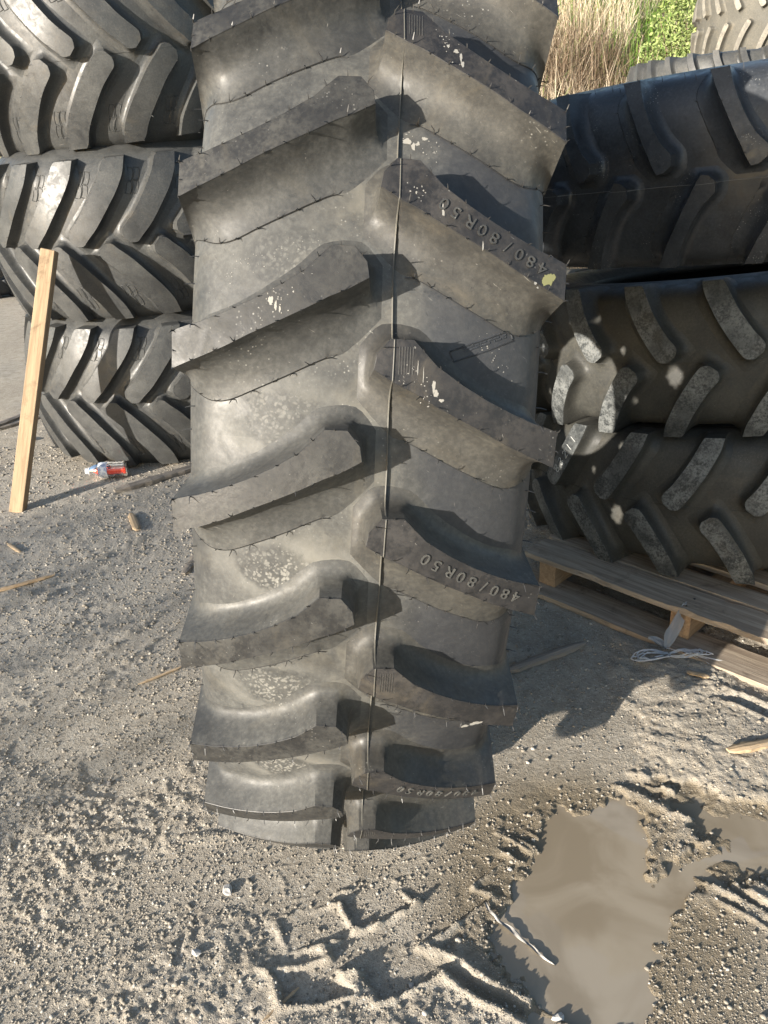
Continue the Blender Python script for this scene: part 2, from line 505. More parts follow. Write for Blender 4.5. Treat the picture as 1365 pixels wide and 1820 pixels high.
def seam_mesh(sp, N, phL, phR, xs, step, hgt):
    """thin raised mould line following carcass and lugs at lateral position xs"""
    trees = []
    pitch = 2*PI/N
    for mir, ph in ((False, phL), (True, phR)):
        me = sp.lm[mir][0]
        trees.append((BVHTree.FromPolygons([v.co for v in me.vertices], [p.vertices for p in me.polygons]), ph))
    rc = cs(sp, xs)[1]
    nper = max(8, int(round(pitch*sp.R/step)))
    rs = []
    for q in range(nper):
        th = q*pitch/nper
        r = rc
        for bv, ph in trees:
            for k in (-1, 0, 1, 2):
                tt = th-ph+0 - k*pitch
                tt = (th-ph) % pitch + (k-1)*pitch
                if abs(tt)*sp.R > 0.5: continue
                d = Vector((0, math.cos(tt), math.sin(tt)))
                h = bv.ray_cast(Vector((xs, -math.cos(tt)*(sp.R+.1), -math.sin(tt)*(sp.R+.1))), d)
                if h[0] is not None: r = max(r, math.hypot(h[0].y, h[0].z))
        rs.append(r)
    tot = nper*N
    R_ = np.array(rs*N); th = np.arange(tot)*2*PI/tot
    top = (R_ > sp.R-0.008)
    hh = np.where(top, hgt*.35, hgt)
    wv = xs + 0.0006*np.sin(th*37)+.0008*np.sin(th*11+1)
    V = []
    for off, hv in ((-.0012, -.001), (0.0004, 1.0), (.0012, -.001)):
        r = R_+(hh if hv == 1.0 else hv)
        V.append(np.stack([wv+off, -r*np.cos(th), -r*np.sin(th)], -1))
    V = np.stack(V, 1).reshape(-1, 3)
    i = np.arange(tot); i2 = (i+1) % tot
    Q = np.concatenate([np.stack([i*3+a, i*3+a+1, i2*3+a+1, i2*3+a], -1) for a in (0, 1)])
    return fast_mesh('mould_seam', V, Q, sp.mat_seam, False)

def tyre(name, label, sp, X, cen, N, phL, phR, seg=180, seam=None, group=None):
    """X: world direction of the axle (-x side to +x side of the tyre); or a full 3x3 matrix"""
    if isinstance(X, Matrix): Rm = X
    else:
        X = Vector(X).normalized()
        y = (Vector((0, 1, 0))-X*X.y).normalized()
        z = X.cross(y)
        Rm = Matrix(((X.x, y.x, z.x), (X.y, y.y, z.y), (X.z, y.z, z.z)))
    cen = Vector(cen)
    # base point: lowest point of the body under the centre
    low = min((Rm @ Vector((x, -r*math.cos(t), -r*math.sin(t)))).z for t in np.linspace(0, 2*PI, 40) for x, r in ((-sp.w, sp.R-sp.crown), (sp.w, sp.R-sp.crown)))
    base = Vector((cen.x, cen.y, cen.z+low))
    root = empty(name, Matrix.Translation(base) @ Rm.to_4x4())
    tag(root, label, 'tyre', group)
    off = Matrix.Translation(Rm.transposed() @ (cen-base))
    root_parts = []
    add('carcass', carcass_mesh(sp, N, seg, phL), root, off)
    for mir, ph in ((False, phL), (True, phR)):
        me, data, wm = sp.lm[mir]
        for k in range(N):
            th = ph + k*2*PI/N
            m = off @ Matrix.Rotation(th, 4, 'X')
            lg = add('lug', me, root, m)
            root_parts.append((mir, k, lg))
            if wm is not None:
                w = add('rubber_whiskers', wm, lg); w['kind'] = 'stuff'
    if seam: add('mould_seam', seam_mesh(sp, N, phL, phR, *seam), root, off)
    return root, off, root_parts

mm = lambda L: [(a/1000, b/1000) for a, b in L]
SP = Spec(); SP.R = 1.02; SP.w = .237; SP.depth = .057; SP.crown = .0425; SP.sidewall = .378; SP.nst = 41; SP.lowstep = 1.0
SP.U = mm([(0,237),(-3,228),(-7,216),(-10,204),(-22,173),(-36,142),(-52,112),(-73,79),(-102,50),(-102,23),(-84,8)])
SP.L = mm([(46,236),(42,227),(37,216),(32,204),(18,172),(3,143),(-12,111),(-28,78),(-43,50),(-51,31),(-66,5)])
SP.UB = mm([(-16,300),(-24,262),(-32,232),(-38,210),(-52,185),(-66,156),(-82,126),(-104,95),(-132,63),(-136,12),(-104,-18)])
SP.LB = mm([(60,300),(64,258),(75,226),(85,200),(83,174),(68,141),(50,104),(33,72),(23,50),(20,28),(-22,-18)])
SP.mat = M_MAIN; SP.mat_lug = M_MAINLUG; SP.mat_lug2 = M_MAINLUG2; SP.mat_seam = M_SEAM; SP.whisk = True; SP.wstep = .026; SP.wlen = .0095
prep(SP)

MAIN_R = Matrix(((0.99456, -0.03744, 0.09722), (0.0138, 0.97231, 0.23328), (-0.10326, -0.23067, 0.96754)))
MAIN_C = Vector((-0.0550145, 1.86177474, 1.0101))
PH_L = -0.5476; PH_R = -0.6538
main_root, main_off, main_parts = tyre('tractor_tyre', 'big upright tractor tyre with size numbers on its lugs, standing in front of the stacks',
    SP, MAIN_R, MAIN_C, 30, PH_L, PH_R, seg=360, seam=(0.027, .0015, .0048))

M_RIM = NM('painted_steel').set(color=(.30, .27, .20), rough=.55, spec=.4)
def wheel_disc():
    # steel centre with a big pilot hole and a ring of stud holes
    V = []; Fc = []
    R0, R1 = .215, .625; holes = [(.275, 2*PI*k/10, .016) for k in range(10)]+[(.47, 2*PI*(k+.35)/5, .036) for k in range(5)]
    nr, na = 42, 240
    rs = np.linspace(R0, R1, nr+1)
    for sgn, xo in ((0, -.15), (1, -.138)):
        for i in range(nr+1):
            for k in range(na):
                a = 2*PI*k/na; V.append((xo, rs[i]*math.cos(a), rs[i]*math.sin(a)))
    n1_ = (nr+1)*na
    cut = set()
    for i in range(nr):
        for k in range(na):
            rm = (rs[i]+rs[i+1])/2; a = 2*PI*(k+.5)/na
            if any(math.hypot(rm*math.cos(a)-hr*math.cos(ha), rm*math.sin(a)-hr*math.sin(ha)) < hw for hr, ha, hw in holes): cut.add((i, k))
    for i in range(nr):
        for k in range(na):
            if (i, k) in cut: continue
            a, b = i*na+k, i*na+(k+1) % na; c, d = (i+1)*na+(k+1) % na, (i+1)*na+k
            Fc.append([a, b, c, d]); Fc.append([n1_+d, n1_+c, n1_+b, n1_+a])
    me = make_mesh('wheel_disc', V, Fc, M_RIM, True, 40)
    mb = MB()
    mb.lathe([(.66, -.20), (.63, -.19), (.625, -.12), (.60, -.08), (.60, .08), (.625, .12), (.63, .19), (.66, .20), (.65, .205), (.61, .19), (.59, .08), (.59, -.08), (.61, -.19), (.66, -.20)], 120)
    return me, mb.mesh('rim', M_RIM, True, 40)
_wd, _rm = wheel_disc()
add('wheel_disc', _wd, main_root, main_off)
add('rim', _rm, main_root, main_off)

def copyspec(src, **kw):
    s = Spec(); s.__dict__.update(src.__dict__)
    for k, v in kw.items(): setattr(s, k, v)
    return prep(s)

# lettering on every second right-hand lug
def text_mesh(txt):
    cu = bpy.data.curves.new('t', 'FONT'); cu.body = txt; cu.size = 1.0; cu.extrude = 0.0; cu.resolution_u = 3
    ob = bpy.data.objects.new('t', cu); C.objects.link(ob)
    dg = bpy.context.evaluated_depsgraph_get()
    me = bpy.data.meshes.new_from_object(ob.evaluated_get(dg))
    V = [v.co.copy() for v in me.vertices]; Fc = [list(p.vertices) for p in me.polygons]
    C.objects.unlink(ob); bpy.data.objects.remove(ob); bpy.data.meshes.remove(me); bpy.data.curves.remove(cu)
    return V, Fc

def text_solid(V, Fc, mapf, h, inset=0.0):
    """raised letter: front face at height h and side walls; mapf(x, y, height)"""
    edges = {}
    for f in Fc:
        for i in range(len(f)):
            a, b = f[i], f[(i+1) % len(f)]
            k = (min(a, b), max(a, b)); edges[k] = edges.get(k, 0)+1 if k in edges else 1
    nv = len(V)
    VV = [mapf(v.x, v.y, h) for v in V] + [mapf(v.x, v.y, -0.0006) for v in V]
    FF = [list(f) for f in Fc]
    for f in Fc:
        for i in range(len(f)):
            a, b = f[i], f[(i+1) % len(f)]
            if edges[(min(a, b), max(a, b))] == 1: FF.append([b, a, a+nv, b+nv])
    return VV, FF

def lug_lettering(sp):
    VV = []; FF = []
    chars = '480/80R50'
    CLs = (chain(sp.U, 200)+chain(sp.L, 200))/2
    for i, ch in enumerate(chars):
        X = 0.205 - i*0.0158
        k = int(np.argmin(abs(CLs[:, 1]-X)))
        c = CLs[k]; t = CLs[min(k+4, 199)]-CLs[max(k-4, 0)]; t = t/np.linalg.norm(t)   # (du, dX) towards the nose
        upv = np.array([t[1], -t[0]])
        if upv[0] < 0: upv = -upv
        V, Fc = text_mesh(ch)
        xs = [v.x for v in V]; ys = [v.y for v in V]
        cx = (min(xs)+max(xs))/2; h = 0.0155/0.73
        def mp(x, y, hh, c=c, t=t, upv=upv, cx=cx, h=h):
            q = c + t*(x-cx)*h*1.05 + upv*(y-0.36)*h
            return place(sp, q[0], q[1], rtop(sp, q[1])+hh)
        v2, f2 = text_solid(V, Fc, mp, 0.0020)
        n = len(VV); VV += v2; FF += [[a+n for a in f] for f in f2]
    return make_mesh('lettering', VV, FF, M_MAINLUG, False)

let = lug_lettering(SP)
# right-hand lug phase indices: the lug drawn third from the top of the picture carries letters
for mir, k, lg in main_parts:
    if mir and k % 2 == 0: add('lettering', let, lg)

# fine wear grooves on the noses of the other lugs
mb = MB()
for i in range(6):
    X = 0.034+i*0.0032
    pts = [place(SP, u, X, rtop(SP, X)+.0003) for u in np.linspace(-.094, -.062+(.0 if i else 0), 6)]
    mb.tube(pts, 0.0004, 4)
grv = mb.mesh('rib_marks', M_MAINLUG, False)
for mir, k, lg in main_parts:
    if mir and k % 2 == 1: add('rib_marks', grv, lg)

M_SPLW = NM('dried_white_splash').set(color=(.27, .26, .235), rough=.85)
M_SPLY = NM('yellow_green_mark').set(color=(.20, .20, .09), rough=.8)
def splash(mir, k, blobs, mat, seed, on='top', name='splash'):
    r_ = random.Random(seed); mb = MB()
    sx = 1 if mir else -1
    for (u, X, ru, rx) in blobs:
        if mat is M_SPLW: ru *= .62; rx *= .62
        n0 = len(mb.V); m_ = 18
        ph = [r_.uniform(0, 6.28) for _ in range(4)]
        def P(uu, xx):
            if on == 'top': r = rtop(SP, xx)+.0005; return place(SP, uu, sx*xx, r)
            x, r = cs(SP, xx); return place(SP, uu, sx*x, r+.0006)
        mb.V.append(P(u, X))
        for i in range(m_):
            t = 2*PI*i/m_; q = 1+.14*math.sin(3*t+ph[0])+.10*math.sin(5*t+ph[1])+.12*math.sin(8*t+ph[2])
            mb.V.append(P(u+ru*q*math.cos(t), X+rx*q*math.sin(t)))
        for i in range(m_): mb.F.append([n0, n0+1+i, n0+1+(i+1) % m_])
    me = make_mesh(name, mb.V, mb.F, mat, False)
    if on == 'top':
        lg = [l for a, b, l in main_parts if a == mir and b == k][0]
        add(name, me, lg)
    else: add(name, me, main_root, main_off @ Matrix.Rotation((PH_R if mir else PH_L)+k*2*PI/30, 4, 'X'))
def spray(u0, X0, u1, X1, n, r0, r1, seed):
    r1 *= .8
    r_ = random.Random(seed); out = []
    for i in range(n):
        f = r_.random(); out.append((u0+(u1-u0)*f+r_.gauss(0, .007), X0+(X1-X0)*f+r_.gauss(0, .007), r_.uniform(r0, r1), r_.uniform(r0, r1)))
    return out
mm2 = lambda L: [tuple(v/1000 for v in q) for q in L]
splash(True, 2, mm2([(22,214,7,6),(26,209,5,5),(19,218,4,5)]), M_SPLY, 1, name='paint_mark')
splash(True, 2, mm2([(-48,78,14,1.6),(-40,79,6,2.4),(-6,128,9,1.5),(30,196,3,3),(35,199,2,2)])+spray(-.075, .045, -.06, .055, 14, .0005, .0022, 2), M_SPLW, 2)
splash(True, 3, mm2([(-50,76,12,3.2),(-42,79,7,4.5),(-34,86,3,5),(-70,56,14,.9),(-62,63,15,.8)])+spray(-.07, .05, -.03, .075, 26, .0005, .0018, 3), M_SPLW, 3)
splash(True, 1, mm2([(-38,98,11,2.6),(-28,100,7,3.5),(-46,92,5,5),(-52,82,4,3)])+spray(-.07, .07, -.03, .11, 20, .0006, .002, 4), M_SPLW, 4)
splash(True, 5, mm2([(18,176,5,16),(20,160,4,9)]), M_SPLW, 5)
splash(True, 1, mm2([(48,38,7,9),(55,46,9,4),(42,60,4,6),(50,52,5,3)])+spray(.03, .03, .07, .08, 24, .0006, .0024, 6), M_SPLW, 6, 'carcass')
splash(False, 2, mm2([(-36,118,8,5),(-30,112,9,2.4),(-26,107,6,1.8)])+spray(-.045, .10, -.02, .125, 22, .0005, .0022, 7), M_SPLW, 7)
splash(False, 1, spray(.08, .06, .13, .19, 46, .0004, .0015, 8), M_SPLW, 8, 'carcass')
splash(True, 2, spray(.10, .14, .14, .18, 26, .0005, .0022, 9), M_SPLW, 9, 'carcass')

# moulded plate on the right side valley
def frame_on_carcass(sp, th0, pts, wid, h):
    mb = MB()
    n = len(pts)
    P = []
    for u, s in pts:
        x, r = cs(sp, s); P.append(place(sp, u+th0*sp.R, x, r+h*.3))
    mb.tube(P, wid, 4)
    return mb
th0 = PH_R + 2*2*PI/30
mbp = MB()
for ring in ([(115,100),(98,140),(80,180),(93,186),(111,148),(128,106),(115,100)],):
    P = []
    for (u0, s0), (u1, s1) in zip(mm(ring)[:-1], mm(ring)[1:]):
        for f in np.linspace(0, 1, 6)[:-1]:
            x, r = cs(SP, s0+(s1-s0)*f); P.append(place(SP, u0+(u1-u0)*f, x, r+.0003))
    P.append(P[0]); mbp.tube(P, 0.0011, 4)
rr_ = random.Random(3)
for i in range(34):
    for j in range(3):
        if rr_.random() < .2: continue
        s0 = .118+i*.0017; u0 = .1105-(s0-.118)*.44+ (j-1)*.0036
        x, r = cs(SP, s0); p = place(SP, u0, x, r+.0004)
        mbp.box((.0011, .001, .0022), Matrix.Translation(p))
pl = mbp.mesh('moulded_plate', M_BLACK, False)
add('moulded_plate', pl, main_root, main_off @ Matrix.Rotation(PH_R+2*2*PI/30, 4, 'X'))
# ---- the new black tyre on top of the right stack (same pattern, darker)
SPB = copyspec(SP, mat=M_BLACK, mat_lug=M_BLACK, mat_lug2=None, mat_seam=NM('rubber_seam_dusty').set(color=(.12, .12, .12), rough=.5), nst=31, bulge=1.05)
rad = math.radians
def axis(tx, ty, flip):
    n = Vector((tx, ty, 1)).normalized()
    return -n if flip else n
def phase(nose_deg, un, R): return rad(nose_deg)-un/R
tyre('tractor_tyre', 'black new tractor tyre lying on top of the right-hand stack', SPB, axis(-.057, .05, 1), (1.376, 3.047, 1.455), 28,
     phase(36.87, -.067, 1.02), phase(30.6, -.067, 1.02), seg=180, seam=(.027, .003, .003))

# ---- used tyres, narrow dusty lugs
SU = Spec(); SU.R = .90; SU.w = .232; SU.depth = .056; SU.crown = .036; SU.sidewall = .33; SU.nst = 24; SU.lowstep = 0.0; SU.bulge = 1.02
def lug_keys(cl, wid, nose_w, fl_u, fl_l, w, end_s):
    """cl: list of (u, X) centre line outer->nose; wid: u-direction width"""
    U = []; L = []; UB = []; LB = []
    n = len(cl)
    for i, (u, X) in enumerate(cl):
        wd = wid+(nose_w-wid)*(i/(n-1))
        j0 = max(i-1, 0); j1 = min(i+1, n-1)
        t = np.array([cl[j1][0]-cl[j0][0], cl[j1][1]-cl[j0][1]]); t /= np.linalg.norm(t)
        nn = np.array([t[1], -t[0]])
        if nn[0] < 0: nn = -nn                      # towards +u
        c = np.array([u, X])
        a = c-nn*wd/2; b = c+nn*wd/2
        if i == 0: a[1] = b[1] = X
        U.append(tuple(a)); L.append(tuple(b))
        fa = a-nn*fl_u; fb = b+nn*fl_l
        if i == n-1:                                 # nose
            fa = fa+t*fl_u*.8; fb = fb+t*fl_l*.8
        if i == 0: fa[1] = fb[1] = end_s
        UB.append(tuple(fa)); LB.append(tuple(fb))
    # blunt nose: bring the two last points together a little
    tl = np.array([cl[-1][0]-cl[-2][0], cl[-1][1]-cl[-2][1]]); tl /= np.linalg.norm(tl)
    c = np.array(cl[-1])+tl*nose_w*.28
    U.append(tuple(c-np.array([tl[1], -tl[0]])*-1*nose_w*.22 if (np.array([tl[1], -tl[0]])[0] < 0) else tuple(c-np.array([tl[1], -tl[0]])*nose_w*.22)))
    L.append(tuple(c+np.array([tl[1], -tl[0]])*-1*nose_w*.22 if (np.array([tl[1], -tl[0]])[0] < 0) else tuple(c+np.array([tl[1], -tl[0]])*nose_w*.22)))
    UB.append(tuple(np.array(UB[-1])+tl*fl_u*.6)); LB.append(tuple(np.array(LB[-1])+tl*fl_l*.6))
    return U, L, UB, LB
SU.U, SU.L, SU.UB, SU.LB = lug_keys(mm([(4,250),(-6,224),(-22,190),(-42,150),(-66,110),(-92,70),(-122,32)]), .066, .070, .040, .044, .245, .29)
SU.mat = M_USED; SU.mat_lug = M_USEDLUG; SU.mat_seam = M_USED; SU.whisk = False; SU.wstep = .04; SU.wlen = .01
prep(SU)
US_UN = -.125
tyre('tractor_tyre', 'worn tractor tyre with dusty lugs in the middle of the right-hand stack', SU, axis(-.085, .103, 1), (1.457, 3.199, .856), 22,
     phase(18.6, US_UN, .9), phase(26.8, US_UN, .9), seg=150, seam=(.004, .004, .0035))
rb_root, rb_off, rb_parts = tyre('tractor_tyre', 'worn tractor tyre lying on the wooden pallet with chalk digits on one lug', SU, axis(-.032, .111, 0), (1.485, 3.085, .351), 22,
     phase(-28.0, US_UN, .9), phase(-36.0, US_UN, .9), seg=150, seam=(.004, .004, .0035))

# ---- left stack
SL = Spec(); SL.R = .80; SL.w = .375; SL.depth = .058; SL.crown = .062; SL.sidewall = .34; SL.nst = 30; SL.lowstep = 0.0; SL.bulge = 1.11
SL.U, SL.L, SL.UB, SL.LB = lug_keys(mm([(66,378),(46,335),(22,290),(-8,245),(-43,200),(-82,150),(-124,100),(-168,58),(-196,30)]), .108, .088, .050, .040, .375, .47)
SL.mat = M_LEFT; SL.mat_lug = M_LEFT; SL.mat_seam = M_LEFT; SL.whisk = True; SL.wstep = .055; SL.wlen = .012
prep(SL)
LUN = -.200
def emblem(sp):
    mb = MB()
    def frame(u0, s0):
        # curved parallelogram outline, 24 mm wide and 62 mm tall
        def q(a, b):    # a 0..1 across, b 0..1 along
            u = u0+a*.026+b*.018+math.sin(b*PI)*.006*1.0; s = s0+b*.055-a*.006
            x, r = cs(sp, s); return place(sp, u, x, r+.0006)
        ring = [q(a, 0) for a in (0, .5, 1)]+[q(1, b) for b in (.25, .5, .75, 1)]+[q(a, 1) for a in (.5, 0)]+[q(0, b) for b in (.75, .5, .25, 0)]
        mb.tube(ring, .0019, 4)
    frame(-.030, .215); frame(.004, .215); frame(-.010, .275); frame(.024, .275)
    V = [(v.x, v.y, v.z) for v in mb.V]
    a = make_mesh('emblem', V, mb.F, sp.mat, False)
    b = make_mesh('emblem', [(-x, y, z) for x, y, z in V], [f[::-1] for f in mb.F], sp.mat, False)
    return {True: a, False: b}
EMB = emblem(SL)
for lab, cen, tilt, fl, N, pa, pb in (
    ('grey wide tyre at the bottom of the left-hand stack, resting on the gravel', (-1.30, 4.825, .399), (.008, 0), 0, 20, -9.0, -.2),
    ('grey wide tyre in the middle of the left-hand stack, behind the timber', (-1.325, 4.84, 1.233), (-.035, -.049), 0, 19, 1.8, 11.0),
    ('grey wide tyre on top of the left-hand stack with lugs pointing the other way', (-1.293, 4.866, 2.056), (-.075, -.071), 1, 17, 0.9, -10.0)):
    ppL = phase(pa, LUN, .8); ppR = phase(pb, LUN, .8)
    r_, o_, _p = tyre('flotation_tyre', lab, SL, axis(*tilt, fl), cen, N, ppL, ppR, seg=150, seam=(.012, .004, .003))
    for mir, ph in ((False, ppL), (True, ppR)):
        for k in range(N):
            add('emblem', EMB[mir], r_, o_ @ Matrix.Rotation(ph+k*2*PI/N+(.105 if N == 20 else .12)+.02, 4, 'X'))

# ---- distant tyres
SF = Spec(); SF.R = .70; SF.w = .225; SF.depth = .036; SF.crown = .03; SF.sidewall = .27; SF.nst = 14; SF.lowstep = 0.0
SF.U, SF.L, SF.UB, SF.LB = lug_keys(mm([(0,228),(-6,200),(-20,165),(-40,125),(-62,85),(-90,42)]), .030, .034, .016, .018, .225, .27)
SF.mat = M_FAR; SF.mat_lug = M_FARLUG; SF.mat_seam = M_FAR; SF.whisk = False; SF.wstep = .04; SF.wlen = .01
prep(SF)
labs = ['pale tyre at the very bottom of the far stack behind the right-hand stack', 'pale tyre second from the ground in the far stack', 'pale tyre third from the ground in the far stack',
        'pale tyre just under the topmost one of the far stack', 'pale tyre on top of the far stack at the upper right corner']
for i, z in enumerate((.245, .735, 1.225, 1.715, 2.21)):
    tyre('tractor_tyre', labs[i], SF, axis(0.01*(i % 2), 0.02*(i % 3-1), 1), (2.97+.03*(i % 2), 6.1, z), 28, rad(3*i+2), rad(3*i+2+6.4), seg=90)
SG = copyspec(SF, R=.55, crown=.03, mat=M_LEFT, mat_lug=M_LEFT, mat_seam=M_LEFT)
labs = ['small grey tyre at the foot of the short stack behind the black tyre', 'small grey tyre second from the ground in the short stack', 'small grey tyre third from the ground in the short stack',
        'small grey tyre on top of the short stack beside the dry grass']
for i, z in enumerate((.24, .72, 1.20, 1.69)):
    tyre('tractor_tyre', labs[i], SG, axis(-0.01, 0.03, 1), (2.03, 4.95, z), 26, rad(5*i), rad(5*i+7), seg=90)
tyre('tractor_tyre', 'dark tyre on the ground behind the left-hand stack', copyspec(SU, mat=M_BLACK, mat_lug=M_BLACK, mat_seam=M_BLACK, bulge=1.0), axis(0, 0, 0), (-5.35, 11.1, .26), 22, 0.1, 0.24, seg=80)
# ------------------------------------------------------------------ ground
PUD = [[(0.349,1.425),(0.421,1.493),(0.509,1.497),(0.595,1.544),(0.613,1.481),(0.6,1.375),(0.581,1.278),(0.63,1.215),(0.558,1.136),(0.504,1.062),(0.447,0.939),(0.253,0.949),(0.239,1.051),(0.192,1.129),(0.237,1.253),(0.332,1.341)],
       [(0.699,1.543),(0.792,1.517),(0.844,1.466),(1.001,1.437),(0.905,1.244),(0.77,1.291),(0.684,1.272),(0.612,1.217),(0.549,1.22),(0.607,1.277),(0.76,1.365),(0.739,1.454)]]
def poly_sd(px, py, poly):
    """signed distance, negative inside"""
    d = np.full(px.shape, 1e9); ins = np.zeros(px.shape, bool)
    n = len(poly)
    for i in range(n):
        x0, y0 = poly[i]; x1, y1 = poly[(i+1) % n]
        ex, ey = x1-x0, y1-y0
        t = np.clip(((px-x0)*ex+(py-y0)*ey)/(ex*ex+ey*ey), 0, 1)
        d = np.minimum(d, np.hypot(px-x0-t*ex, py-y0-t*ey))
        c = ((y0 > py) != (y1 > py)) & (px < (x1-x0)*(py-y0)/(y1-y0+1e-12)+x0)
        ins ^= c
    return np.where(ins, -d, d)
PRINTS = [(-0.207,1.325,.4),(-0.032,1.371,.5),(0.066,1.309,.9),(-0.067,1.248,.5),(0.105,1.231,.9),(0.019,1.179,.8),(-0.199,1.191,.4),(-0.09,1.13,.5),(-0.02,1.075,.6),(-0.2,1.06,.4),(0.15,1.33,1.0)]
RUTS = [((0.196,1.435),(0.487,1.224),.018,.012),((0.235,1.47),(0.448,1.318),.015,.010),((0.034,1.112),(0.30,0.93),.022,.014),((0.683,1.304),(0.90,1.08),.02,.012),
        ((0.60,1.60),(0.80,1.42),.03,.012),((1.0,1.9),(1.35,1.6),.03,.012),((-1.3,1.7),(-0.6,2.9),.05,.010),((.72,1.22),(.95,1.0),.015,.010),((-1.5,2.6),(-0.9,3.4),.04,.01)]
WATER_Z = -0.010
def ground_h(x, y):
    dn = sstep(9, 3, np.hypot(x, y))
    wx = x+.03*noise2(x*9, y*9, 31); wy = y+.03*noise2(x*9, y*9, 32)
    pr = 1-.6*np.exp(-(((x+.02)/.24)**4+((y-1.2)/.2)**4))
    h = .014*noise2(x*2.1, y*2.1, 1)+pr*.007*noise2(wx*5.3, wy*5.3, 2)
    h += dn*(pr*.0032*noise2(wx*14, wy*14, 3)+pr*.0024*noise2(wx*29, wy*29, 4)+(.8+.5*noise2(x*4, y*4, 33))*(.0026*noise2(wx*52, wy*52, 5)+.0018*noise2(wx*83, wy*83, 6)+.0016*noise2(x*150, y*150, 8)))
    # smoother and flatter in the far left gravel
    soft = sstep(-.35, -.9, x)*sstep(1.7, 2.3, y)
    h *= (1-.3*soft)
    for cx, cy, a in PRINTS:
        ca, sa = math.cos(a), math.sin(a)
        u = (x-cx)*ca+(y-cy)*sa; v = -(x-cx)*sa+(y-cy)*ca
        q = np.maximum(np.abs(u)/.060, np.abs(v+.25*u)/.040)+.14*noise2(x*28, y*28, 9)
        h += -.019*sstep(1.16, .84, q)+.007*np.exp(-((q-1.25)/.20)**2)+.003*noise2(x*33, y*33, 10)*sstep(1.6, 1.1, q)
    for (x0, y0), (x1, y1), w, dep in RUTS:
        ex, ey = x1-x0, y1-y0; L = math.hypot(ex, ey)
        t = ((x-x0)*ex+(y-y0)*ey)/L; d = ((x-x0)*ey-(y-y0)*ex)/L + .006*noise2(t*14, t*0+3.1, 12)
        m = sstep(-.04, .04, t)*sstep(L+.04, L-.04, t)
        q = np.abs(d)/w
        h += m*(-dep*np.exp(-(q/.6)**2)+dep*.7*np.exp(-((q-1.15)/.4)**2))
    sd = np.minimum(poly_sd(x, y, PUD[0]), poly_sd(x, y, PUD[1])-.022)
    sd = sd-.012+.020*noise2(x*17, y*17, 14)+.016*noise2(x*45, y*45, 15)+.008*noise2(x*100, y*100, 16)
    near = sstep(.30, .0, sd)
    h = h*(1-.55*sstep(.05, -.02, sd))+.002*near
    h = np.where(sd > -.0, np.maximum(h, WATER_Z+.0015+np.clip(sd, 0, .1)*.06)+0, h-.010*sstep(.0, -.015, sd)-.018*sstep(.0, -.13, sd))
    # seat of the main tyre
    # bank behind the yard
    y0 = 6.6+9*sstep(.3, -2.5, x)
    b = np.maximum(y-y0, 0)
    h += 4.6*(1-np.exp(-(b/3.4)**1.5)) + np.where(b > 0, .12*noise2(x*1.3, y*1.3, 21)*sstep(0, 1, b), 0)
    return h
def axis_pts(lo, hi, dense_lo, dense_hi, step, grow):
    a = [dense_lo]
    c = np.arange(dense_lo, dense_hi, step)
    out = list(c); s = step; x = c[-1]
    while x < hi: s *= grow; x += s; out.append(x)
    s = step; x = dense_lo; left = []
    while x > lo: s *= grow; x -= s; left.append(x)
    return np.array(left[::-1]+out)
gx = axis_pts(-260, 260, -1.15, 1.25, .0042, 1.022)
gy = axis_pts(-40, 420, .86, 2.1, .0042, 1.018)
GX, GY = np.meshgrid(gx, gy)
GZ = ground_h(GX, GY)
nv, nu = GX.shape
V = np.stack([GX, GY, GZ], -1).reshape(-1, 3)
i = np.arange(nv-1)[:, None]; j = np.arange(nu-1)[None, :]
Q = np.stack([i*nu+j, i*nu+j+1, (i+1)*nu+j+1, (i+1)*nu+j], -1).reshape(-1, 4)
print('ground verts', len(V))

m = NM('yard_dirt')
v = m.coord(False)
n1 = m.noise(v, 1.3, 5, .6); n2 = m.noise(v, 14, 8, .68); n3 = m.noise(v, 90, 6, .7); n4 = m.noise(v, 330, 3, .6)
c1 = m.mix(m.ramp(n1, .35, .65), (.385, .34, .275), (.475, .425, .35))
c1 = m.mix(m.ramp(n2, .35, .7), c1, (.31, .27, .215))
c1 = m.mix(m.ramp(n3, .50, .72), c1, (.50, .46, .39))
c1 = m.mix(m.math('MULTIPLY', m.ramp(n3, .46, .30), .6), c1, (.14, .13, .115))
vo = m.n('ShaderNodeTexVoronoi', feature='F1', inp={'Vector': v, 'Scale': 170.0})
c1 = m.mix(m.math('MULTIPLY', m.ramp(vo.outputs['Color'], .78, .9), m.ramp(vo.outputs['Distance'], .5, .3)), c1, (.56, .54, .49))
# damp near the water level
ge = m.n('ShaderNodeNewGeometry'); sx_ = m.n('ShaderNodeSeparateXYZ', inp={0: ge.outputs['Position']})
def box_mask(cx, cy, rx, ry):
    dx = m.math('DIVIDE', m.math('SUBTRACT', sx_.outputs[0], cx), rx); dy = m.math('DIVIDE', m.math('SUBTRACT', sx_.outputs[1], cy), ry)
    return m.ramp(m.math('SQRT', m.math('ADD', m.math('MULTIPLY', dx, dx), m.math('MULTIPLY', dy, dy))), .75, 1.15, 1.0, 0.0)
damp = m.math('MULTIPLY', m.ramp(sx_.outputs[2], -.0070, .012, 1.0, 0.0), m.math('MAXIMUM', box_mask(.42, 1.2, .38, .45), box_mask(.85, 1.4, .35, .25)))
c1 = m.mix(m.math('MULTIPLY', damp, .95), c1, (.215, .175, .12))
gm = m.math('MULTIPLY', m.math('MULTIPLY', m.ramp(sx_.outputs[1], 1.8, 2.6), m.ramp(sx_.outputs[1], 4.3, 3.6)), m.ramp(sx_.outputs[0], -.1, -.8))
c1 = m.mix(m.math('MULTIPLY', gm, .3), c1, (.34, .335, .32))
bank = m.ramp(sx_.outputs[2], .25, .8)
